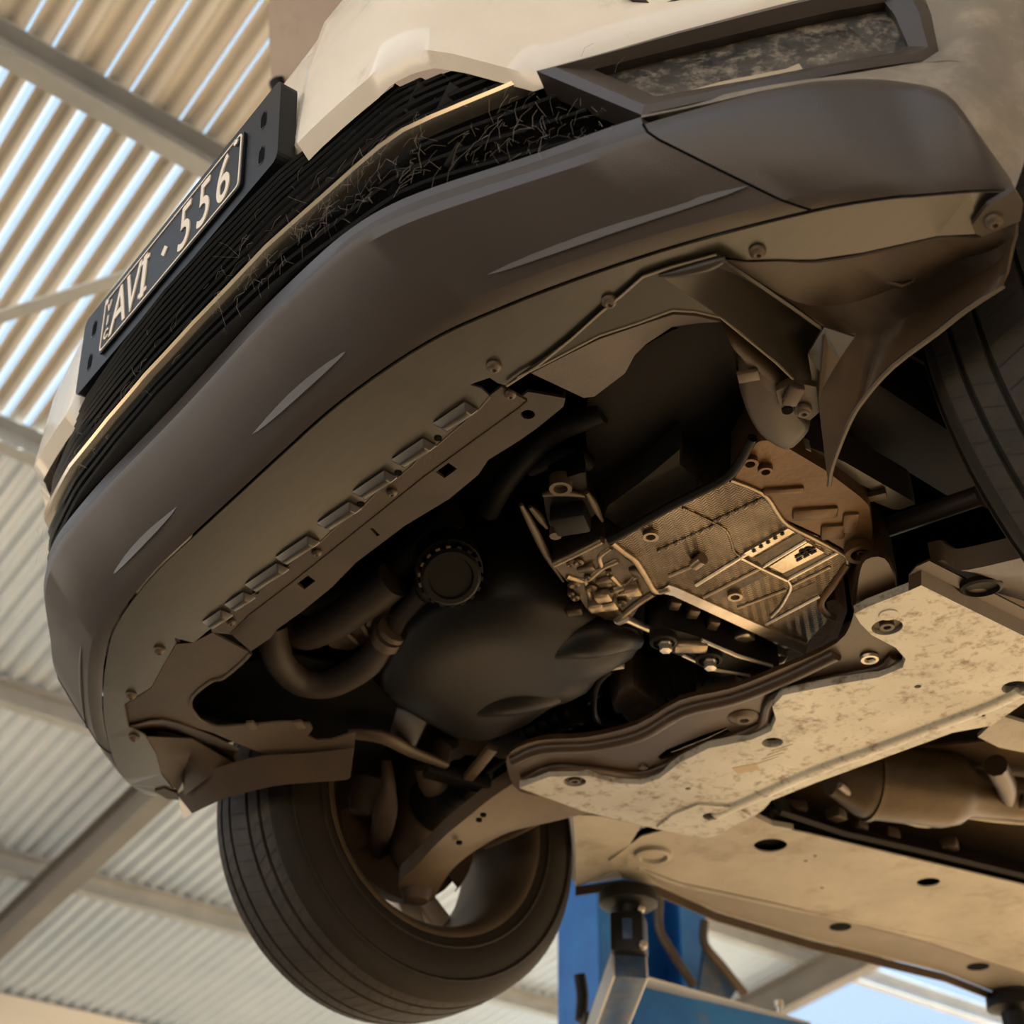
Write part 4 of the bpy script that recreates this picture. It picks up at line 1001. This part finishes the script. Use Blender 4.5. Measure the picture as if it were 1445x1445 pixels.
# ---- wheels
WY, WZ = .854, .054
def build_wheel(s):
    f = lambda x, r, a: V((s * x, WY + r * math.cos(a), WZ + r * math.sin(a)))
    n = 72
    # outer casing of the tyre with sidewalls; x measured outwards from the car centre line
    prof = [(.640, .218), (.633, .232), (.628, .255), (.630, .280), (.638, .302), (.648, .316), (.655, .3215), (.660, .3250)]
    tread = []
    x = .660; gro = [.684, .716, .772, .804]
    R0 = .333
    pts = [(.660, .3250)]
    for g in gro:
        pts += [(g - .004, None), (g - .0035, -.008), (g + .0035, -.008), (g + .004, None)]
    pts += [(.828, .3250)]
    rprof = []
    for (xx, rr) in pts:
        base = R0 - 1.1 * (xx - .744) ** 2
        rprof.append((xx, (rr if rr and rr > 0 else base + (rr or 0))))
    out = [(.833, .3215), (.840, .316), (.850, .302), (.858, .280), (.860, .255), (.855, .232), (.848, .218)]
    allp = prof + rprof[1:-1] + [(.828, .3250)] + out
    rings = [[f(xx, rr, 2 * math.pi * k / n) for k in range(n)] for xx, rr in allp]
    bm = bmesh.new(); add_loft(bm, rings, True)
    me_faces = list(bm.faces)
    for fc_ in bm.faces:
        c = fc_.calc_center_median(); rr = math.hypot(c.y - WY, c.z - WZ); ax_ = abs(c.x)
        if .66 <= ax_ <= .828: fc_.material_index = 1 if rr > .3275 - 1.1 * (ax_ - .744) ** 2 else 2
    # shoulder blocks: cross grooves
    o = from_bm('tyre', bm, M['tyre'], None, True, 30); o.data.materials.append(M['tread']); o.data.materials.append(M['groove'])
    C_(o)
    # sipes: slanted cuts on the tread, thin dark wedges
    bm = bmesh.new()
    for k in range(80):
        a0 = 2 * math.pi * k / 80
        for x0, x1, da in ((.662, .680, .02), (.688, .712, .035), (.722, .766, -.03), (.776, .800, .035), (.808, .826, .02)):
            r0 = R0 - 1.1 * (x0 - .744) ** 2 + .0004; r1 = R0 - 1.1 * (x1 - .744) ** 2 + .0004
            w_ = .0028
            q = [f(x0, r0, a0 - w_), f(x0, r0, a0 + w_), f(x1, r1, a0 + da + w_), f(x1, r1, a0 + da - w_)]
            bm.faces.new([bm.verts.new(p) for p in q])
    so = from_bm('tread_sipes', bm, M['groove'], o); so['kind'] = 'stuff'
    # raised bead and wear ring on the inner sidewall
    for rr, xx, th in ((.296, .633, .0022), (.243, .629, .0018)):
        ring = [f(xx, rr, 2 * math.pi * k / n) for k in range(n)]
        bm = bmesh.new(); rv = []
        for k in range(n):
            a0 = 2 * math.pi * k / n; rad = V((0, math.cos(a0), math.sin(a0))); xd = V((s, 0, 0)); c = f(xx, rr, a0)
            rv.append([c + rad * th * 1.5, c - xd * th, c - rad * th * 1.5, c + xd * th])
        rv.append(rv[0]); add_loft(bm, rv, True)
        from_bm('sidewall_ring', bm, M['tyre'], o, True)
    # rim
    rp = [(.640, .222), (.634, .226), (.634, .220), (.640, .212), (.652, .203), (.70, .196), (.76, .190), (.82, .196), (.842, .206), (.85, .22)]
    rim = C_(loft('wheel_rim', [[f(xx, rr, 2 * math.pi * k / n) for k in range(n)] for xx, rr in rp], M['rim'], None, True, smooth=True, angle=40))
    for k in range(5):
        a0 = 2 * math.pi * k / 5 + .35
        for da in (-.16, .16):
            a = f(.812, .195, a0 + da); b = f(.822, .06, a0 + da * .8)
            bar('spoke', a, b, .042, .030, M['spoke'], rim, up=V((s, 0, 0)), bevel=.006)
    lathe('hub', [(.0, -.02), (.07, -.02), (.075, 0), (.075, .02)], V((s * .83, WY, WZ)), (s, 0, 0), M['rim'], rim, 28)
    # brake disc, shield, caliper, knuckle, strut, boot
    disc = C_(lathe('brake_disc', [(.06, -.015), (.135, -.015), (.135, .009), (.06, .009)], V((s * .755, WY, WZ)), (s, 0, 0), M['rust'], None, 40))
    shd = C_(loft('disc_shield', [[f(xx, rr, math.radians(-40 + 6 * k)) for k in range(44)] for xx, rr in ((.728, .05), (.722, .145), (.735, .15))], M['rust'], None, False, smooth=True, thick=.002))
    cp = C_(box('brake_caliper', V((s * .745, WY - .115, WZ + .04)), (.09, .06, .13), M['rust'], None, bevel=.012))
    kn = C_(tube('steering_knuckle', [V((s * .66, WY - .01, -.07)), V((s * .69, WY - .015, -.02)), V((s * .70, WY, .05)), V((s * .68, WY, .14)), V((s * .655, WY + .01, .22))], [.022, .035, .055, .036, .028], M['rust'], None, 14, 4))
    st = C_(tube('strut', [V((s * .645, WY + .01, .18)), V((s * .60, WY + .02, .62))], .026, M['nearblack'], None, 14))
    tr_ = C_(tube('tie_rod', [V((s * .34, WY + .13, .06)), V((s * .52, WY + .13, .03)), V((s * .66, WY + .12, .03))], [.016, .01, .014], M['rust'], None, 10, 4))
    return o
tyreR = build_wheel(1); tyreR['label'] = 'dark tyre on the right beyond the arch liner'
tyreL = build_wheel(-1); tyreL['label'] = 'brown tyre with inner sidewall facing the viewer'
# left drive shaft with ribbed boot, link and arm stubs
C_(tube('drive_shaft', [V((-.20, .84, .10)), V((-.45, .85, .085)), V((-.68, .854, .054))], .015, M['nearblack'], None, 12))
C_(lathe('drive_shaft_boot', [(.018, 0), (.022, .01), (.036, .03), (.030, .04), (.042, .055), (.034, .065), (.047, .08), (.040, .088), (.052, .10), (.052, .15)], V((-.50, .851, .08)), (-1, 0, -.16), M['nearblack'], None, 24, True, 80))
C_(tube('stabiliser_link', [P(545, 1075, .06), P(548, 1110, .02), P(543, 1150, .0), P(532, 1200, -.01), P(520, 1215, -.01)], [.008, .012, .02, .015, .012], M['rust'], None, 12, 4))
C_(lathe('link_joint', [(0, -.03), (.026, -.028), (.036, -.01), (.036, .03), (.02, .04)], P(522, 1128, .04), (.3, .1, 1), M['rust'], None, 18))
C_(lathe('link_joint', [(0, -.02), (.02, -.018), (.024, .0), (.02, .03)], P(610, 1102, .03), (.3, -.6, .5), M['rust'], None, 18))
sb = C_(tube('stabiliser_bar', [P(495, 1035, .05), P(540, 1040, .04), P(580, 1060, .035), P(630, 1080, .03)], [.012, .016, .014, .010], M['susp'], None, 12, 4, flat=.6))
C_(bar('link_bracket', P(660, 1098, .02), P(695, 1055, .03), .018, .012, M['susp'], None, bevel=.003))
C_(bar('link_bracket', P(600, 1085, .03), P(690, 1110, .02), .03, .02, M['nearblack'], None, bevel=.004))

# ---- floor pan, sill, jacking point
FZ = .05
fpn = [(860, 1215), (905, 1180), (935, 1172), (989, 1180), (1061, 1160), (1143, 1177), (1250, 1203), (1445, 1249), (1700, 1315), (1700, 1560), (1443, 1416), (1330, 1372), (1143, 1326), (1009, 1286), (927, 1250), (880, 1240)]
fh = [circle(P(1087, 1193, FZ), .030, 20), circle(P(1310, 1245, FZ), .022, 18), circle(P(1186, 1308, FZ), .022, 18), circle(P(1380, 1364, FZ), .024, 14), circle(P(1160, 1253, FZ), .004, 8), circle(P(1150, 1208, FZ), .004, 8), circle(P(1137, 1215, FZ), .004, 8)]
fpo = C_(sheet('floor_pan', [[P(x, y, FZ) for x, y in fpn]] + fh, M['pan'], None, vec=(0, 0, .003)))
fpo['label'] = 'cream underbody floor pan with round drain holes'
C_(sheet('hole_dark_sheet', [shrink([P(x, y, FZ) for x, y in fpn], .995, .012)], M['black'], None, vec=(0, 0, .004)))  # added black sheet just above the pan paints its holes dark
# pinch flange along the sill
so_ = [P(x, y, FZ) for x, y in ((813, 1252), (880, 1242), (927, 1252), (1009, 1288), (1143, 1328), (1330, 1374), (1443, 1418), (1700, 1562))]
loft('sill_flange', [so_, [p + V((0, 0, -.018)) for p in so_]], M['susp'], fpo, False, thick=.004)
sout = [p + V((-.02, 0, .0)) for p in so_]
C_(loft('sill', [[p + V((0, 0, .004)) for p in so_], [p + V((-.06, 0, .08)) for p in so_], [p + V((-.15, 0, .20)) for p in so_]], M['paint'], None, False, thick=.003))
sheet('sill_strip', [P(x, y, FZ - .0015) for x, y in ((905, 1226), (960, 1246), (1100, 1276), (1300, 1328), (1445, 1374), (1700, 1480), (1700, 1556), (1443, 1413), (1330, 1369), (1143, 1323), (1009, 1283), (927, 1247))] , M['sillgrey'], fpo, vec=(0, 0, .0014))
for x, y, r in ((1186, 1308, .022), (1380, 1364, .024)):
    lathe('drain_hole', [(r, 0), (r, -.0008), (0, -.0008)], P(x, y, FZ - .002), (0, 0, 1), M['black'], fpo, 20)
lathe('jack_ring', [(.034, .0), (.034, -.008), (.026, -.010), (.024, -.003), (.016, -.005), (0, -.005)], P(922, 1204, FZ), (0, 0, 1), M['pan'], fpo, 26)
tube('pan_swage', [P(x, y, FZ) for x, y in ((900, 1225), (960, 1248), (1050, 1268), (1200, 1300), (1445, 1350))], .006, M['pan'], fpo, 10, 4, flat=.35)
fp2 = C_(sheet('floor_pan', [[mir(P(x, y, FZ)) for x, y in fpn]] + [[mir(q) for q in h_] for h_ in fh], M['pan'], None, vec=(0, 0, .003)))
C_(sheet('hole_dark_sheet', [shrink([mir(P(x, y, FZ)) for x, y in fpn], .995, .012)], M['black'], None, vec=(0, 0, .004)))  # same painted darkness behind the mirrored pan's holes
loft('sill_flange', [[mir(p) for p in so_], [mir(p) + V((0, 0, -.018)) for p in so_]], M['susp'], fp2, False, thick=.004)
# arch closing panel behind the left tyre
C_(loft('arch_rear_panel', [[P(808, 1150, .03), P(850, 1152, .03), P(905, 1165, .03)], [P(812, 1200, .045), P(840, 1205, .06), P(890, 1190, .05)], [P(812, 1253, .05), P(850, 1236, .05), P(885, 1222, .048)]], M['pan'], None, False, smooth=True, thick=.003))
# rear subframe arms seen between panel and floor
C_(sheet('body_bracket', [P(x, y, .035) for x, y in ((1030, 1165), (1060, 1150), (1090, 1165), (1120, 1170), (1085, 1178), (1050, 1182))], M['pan'], None, vec=(0, 0, .01)))
# tunnel: dark roof, heat shield, exhaust
C_(box('tunnel', (0, 1.9, .24), (.56, 1.5, .03), M['shield'], None))
tn = [(1050, 1165), (1085, 1122), (1180, 1098), (1260, 1060), (1445, 1040), (1600, 1040), (1600, 1290), (1445, 1243), (1250, 1200), (1143, 1176)]
C_(sheet('heat_shield', [P(x, y, .16) for x, y in tn], M['shield'], None, vec=(0, 0, .004)))
C_(loft('tunnel_edge', [[P(x, y, .055) for x, y in ((1100, 1150), (1190, 1180), (1300, 1205), (1445, 1240), (1600, 1280))], [P(x, y, .10) for x, y in ((1090, 1128), (1190, 1162), (1300, 1188), (1445, 1225), (1600, 1262))]], M['nearblack'], None, False, thick=.01))
ex = C_(lathe('catalytic_converter', [(.035, -.07), (.045, -.05), (.062, -.02), (.068, 0), (.068, .14), (.060, .17), (.045, .19), (.040, .26), (.030, .5)], P(1225, 1100, .11), (P(1400, 1122, .11) - P(1225, 1100, .11)), M['exhaust'], None, 32))
ex['label'] = 'brown stained catalytic converter and exhaust pipe'
lathe('band', [(.066, -.004), (.072, -.003), (.072, .006), (.066, .007)], P(1225, 1100, .11), (P(1400, 1122, .11) - P(1225, 1100, .11)), M['exhaust'], ex, 32)
C_(tube('shield_rim', [P(1185, 1108, .075), P(1215, 1130, .07), P(1262, 1152, .07), P(1308, 1164, .07), P(1345, 1150, .075), P(1400, 1156, .075), P(1445, 1160, .075), P(1560, 1170, .075)], .006, M['pan'], None, 8, 4))
C_(tube('exhaust_bracket', [P(1405, 1080, .09), P(1420, 1110, .09), P(1425, 1135, .09), P(1450, 1130, .09)], [.02, .018, .012, .016], M['exhaust'], None, 10, 3))
C_(sheet('panel_tab', [P(x, y, .02) for x, y in ((1380, 1040), (1412, 1010), (1445, 1020), (1470, 1050), (1445, 1062), (1410, 1055))], M['pan'], None, vec=(0, 0, .006)))
C_(tube('brake_pipe', [P(1090, 1148, .09), P(1150, 1165, .09), P(1240, 1185, .09), P(1330, 1205, .09)], .008, M['shield'], None, 8, 3))
for x, y in ((1125, 1140), (1180, 1150), (1210, 1165), (1255, 1178), (1340, 1192)):
    C_(box('pipe_clip', P(x, y, .09), (.03, .03, .02), M['susp'], None, rot=(0, 0, x * .1), bevel=.004))

for s in (1, -1):
    C_(loft('body_side', [[V((s * x, y, z)) for y in (1.2, 2.0, 3.0, 4.1)] for x, z in ((.83, .27), (.88, .4), (.87, .72))], M['paint'], None, False, smooth=True, thick=.004))
    C_(loft('side_window', [[V((s * .86, y, .72)) for y in (1.35, 2.2, 3.2, 4.0)], [V((s * .66, y, 1.22)) for y in (1.95, 2.4, 3.1, 3.7)]], M['gloss'], None, False, smooth=True, thick=.004))
C_(loft('windscreen', [[V((x, 1.06, .84)) for x in (-.7, 0, .7)], [V((x, 1.95, 1.24)) for x in (-.62, 0, .62)]], M['gloss'], None, False, smooth=True, thick=.004))
C_(loft('car_roof', [[V((x, y, 1.25 - .06 * abs(x))) for x in (-.66, -.3, 0, .3, .66)] for y in (1.92, 2.4, 3.1, 3.75)], M['paint'], None, False, smooth=True, thick=.004))
C_(loft('tailgate', [[V((x, 4.12, .1)) for x in (-.82, 0, .82)], [V((x, 4.14, .7)) for x in (-.8, 0, .8)], [V((x, 3.74, 1.22)) for x in (-.62, 0, .62)]], M['paint'], None, False, smooth=True, thick=.004))
# ---- raised bonnet above the front
hy, hz = .85, .86
def bon(u, v, d=0):      # u across, v from hinge (0) to leading edge (1)
    dirv = V((0, -.60, .92)); nr = V((0, -.92, -.60)).normalized()
    return V((u, hy, hz)) + dirv * v + nr * d
bo = [bon(-.70, 0), bon(-.71, .5), bon(-.68, .88), bon(-.60, 1.0), bon(-.3, 1.04), bon(0, 1.06), bon(.3, 1.04), bon(.60, 1.0), bon(.68, .88), bon(.71, .5), bon(.70, 0)]
bho = [circle(bon(u, v), .022, 14, V((1, 0, 0)), V((0, -.546, .838))) for u, v in ((-.45, .93), (0, .9), (.45, .88))]
bnt = C_(sheet('bonnet', [bo] + bho, M['bonnet'], None, vec=(0, .02, .018), normal=(0, -.8, -.6)))
bnt['label'] = 'underside of the raised bonnet with round holes'
bs = [bon(-.69, .35, .004), bon(-.69, .6, .004), bon(-.665, .86, .004)]
tube('bonnet_seal', bs, .02, M['nearblack'], bnt, 8, 4)
tube('bonnet_seal', [mir(p) for p in bs], .02, M['nearblack'], bnt, 8, 4)
for s in (1, -1): C_(tube('gas_strut', [V((s * .62, .9, .78)), bon(s * .6, .6)], .012, M['nearblack'], None, 8))

# ================================================================== THE LIFT
lift = empty('vehicle_lift', V((-1.55, 2.15, FLOOR)))
tag(lift, 'blue two-post vehicle lift with swing arms holding up the car', 'vehicle lift')
loff = Matrix.Translation(-V((-1.55, 2.15, FLOOR)))
def L_f(o): o.parent = lift; o.matrix_parent_inverse = loff; return o
padc = P(886, 1258, .03)
pd = L_f(lathe('lift_pad', [(.0, .0), (.052, .0), (.056, -.006), (.056, -.026), (.050, -.030), (.030, -.034), (.026, -.06), (0, -.06)], padc, (0, 0, 1), M['rubberpad'], None, 28))
pd['label'] = 'round black rubber lift pad under the sill'
blk = L_f(box('pad_block', padc + V((0, 0, -.085)), (.062, .062, .075), M['rubberpad'], None, rot=(0, 0, .65), bevel=.006))
fwd = V((.82, -.57, 0))
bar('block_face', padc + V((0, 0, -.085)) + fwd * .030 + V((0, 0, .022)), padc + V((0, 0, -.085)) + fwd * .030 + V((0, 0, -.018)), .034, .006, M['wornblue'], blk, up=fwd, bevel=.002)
lathe('pad_bolt', [(.008, 0), (.008, .012), (.005, .014), (0, .014)], padc + V((0, 0, -.115)) + fwd * .030 + V((.012, .016, 0)), fwd, M['bolt'], blk, 10)
lathe('pad_bolt', [(.007, 0), (.007, .012), (.004, .014), (0, .014)], padc + V((0, 0, -.045)) + fwd * .024 + V((.012, .016, 0)), fwd, M['bolt'], pd, 10)
tip = padc + V((0, 0, -.13))
kneel = PX(842, 1480, -1.02)
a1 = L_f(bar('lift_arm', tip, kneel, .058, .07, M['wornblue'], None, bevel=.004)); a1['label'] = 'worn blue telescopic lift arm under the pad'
dr = (kneel - tip).normalized(); sd_ = dr.cross(V((0, 0, 1))).normalized()
if sd_.x * RX.x + sd_.y * RX.y < 0: sd_ = -sd_
bar('arm_edge', tip + sd_ * .031 + V((0, 0, -.01)), kneel + sd_ * .031 + V((0, 0, -.01)), .005, .05, M['steel'], a1, bevel=.001)
bar('arm_edge', tip - sd_ * .031 + V((0, 0, -.01)), kneel - sd_ * .031 + V((0, 0, -.01)), .005, .05, M['steel'], a1, bevel=.001)
L_f(bar('arm_sleeve', tip.lerp(kneel, .80), kneel + (kneel - tip) * .3, .075, .085, M['rust'], None, bevel=.004))
# second, longer arm running back along the car
q0, q1 = P(880, 1424, -.075), P(1150, 1482, -.075)
a2 = L_f(bar('lift_arm', q0, q1, .07, .085, M['blue'], None, bevel=.004)); a2['label'] = 'long blue lift arm reaching towards the rear pad'
bar('arm_cap', P(896, 1381, -.032), P(1133, 1447, -.032), .05, .004, M['steel'], a2, bevel=.001)
q2, q3 = P(1130, 1486, -.075), P(1480, 1468, -.07)
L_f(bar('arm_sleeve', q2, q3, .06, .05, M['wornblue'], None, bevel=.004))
rp = P(1430, 1424, .012)
rpad = L_f(lathe('lift_pad', [(.0, .03), (.056, .03), (.058, .0), (.030, -.01), (.026, -.06), (0, -.06)], rp, (0, 0, 1), M['rubberpad'], None, 24))
lathe('arm_pin', [(.006, -.02), (.006, .012), (.010, .013), (.010, .024), (0, .026)], P(1100, 1428, -.012), (0, 0, 1), M['bolt'], a2, 12)
# column
cx = -1.62
cl, crr = PX(838, 1300, cx), PX(985, 1300, cx)
ctr = (cl + crr) / 2; wd = abs(crr.y - cl.y)
ztop = PX(900, 1130, cx).z
bm = bmesh.new()
hgt = (ztop - FLOOR)
add_box(bm, V((cx - .14, ctr.y, FLOOR + hgt / 2)), V((.008, 0, 0)), V((0, wd / 2, 0)), V((0, 0, hgt / 2)))
for s in (-1, 1):
    add_box(bm, V((cx - .06, ctr.y + s * wd / 2, FLOOR + hgt / 2)), V((.085, 0, 0)), V((0, .008, 0)), V((0, 0, hgt / 2)))
    add_box(bm, V((cx + .02, ctr.y + s * (wd / 2 - .05), FLOOR + hgt / 2)), V((.006, 0, 0)), V((0, .05, 0)), V((0, 0, hgt / 2)))
co = L_f(from_bm('lift_column', bm, M['blue'], None)); co['label'] = 'blue steel column of the lift'
L_f(bar('carriage', PX(835, 1470, cx + .12), PX(990, 1478, cx + .12), .10, .16, M['blue'], None, bevel=.008))
L_f(tube('hydraulic_hose', [PX(930, 1268, cx + .1), PX(930, 1310, cx + .1), PX(952, 1350, cx + .12), PX(980, 1392, cx + .14)], .013, M['susp'], None, 10, 3))
L_f(tube('hydraulic_hose', [PX(994, 1300, cx + .1), PX(994, 1332, cx + .1), PX(1018, 1362, cx + .1), PX(1050, 1402, cx + .1)], .013, M['susp'], None, 10, 3))
L_f(sheet('gusset_plate', [PX(994, 1335, cx + .08), PX(1040, 1396, cx + .08), PX(1030, 1412, cx + .08), PX(985, 1412, cx + .08)], M['wornblue'], None, vec=(-.01, 0, 0), normal=(1, 0, 0)))
L_f(tube('arm_lock', [PX(818, 1375, -1.2), PX(822, 1405, -1.2), PX(820, 1440, -1.2)], .014, M['nearblack'], None, 8, 3))
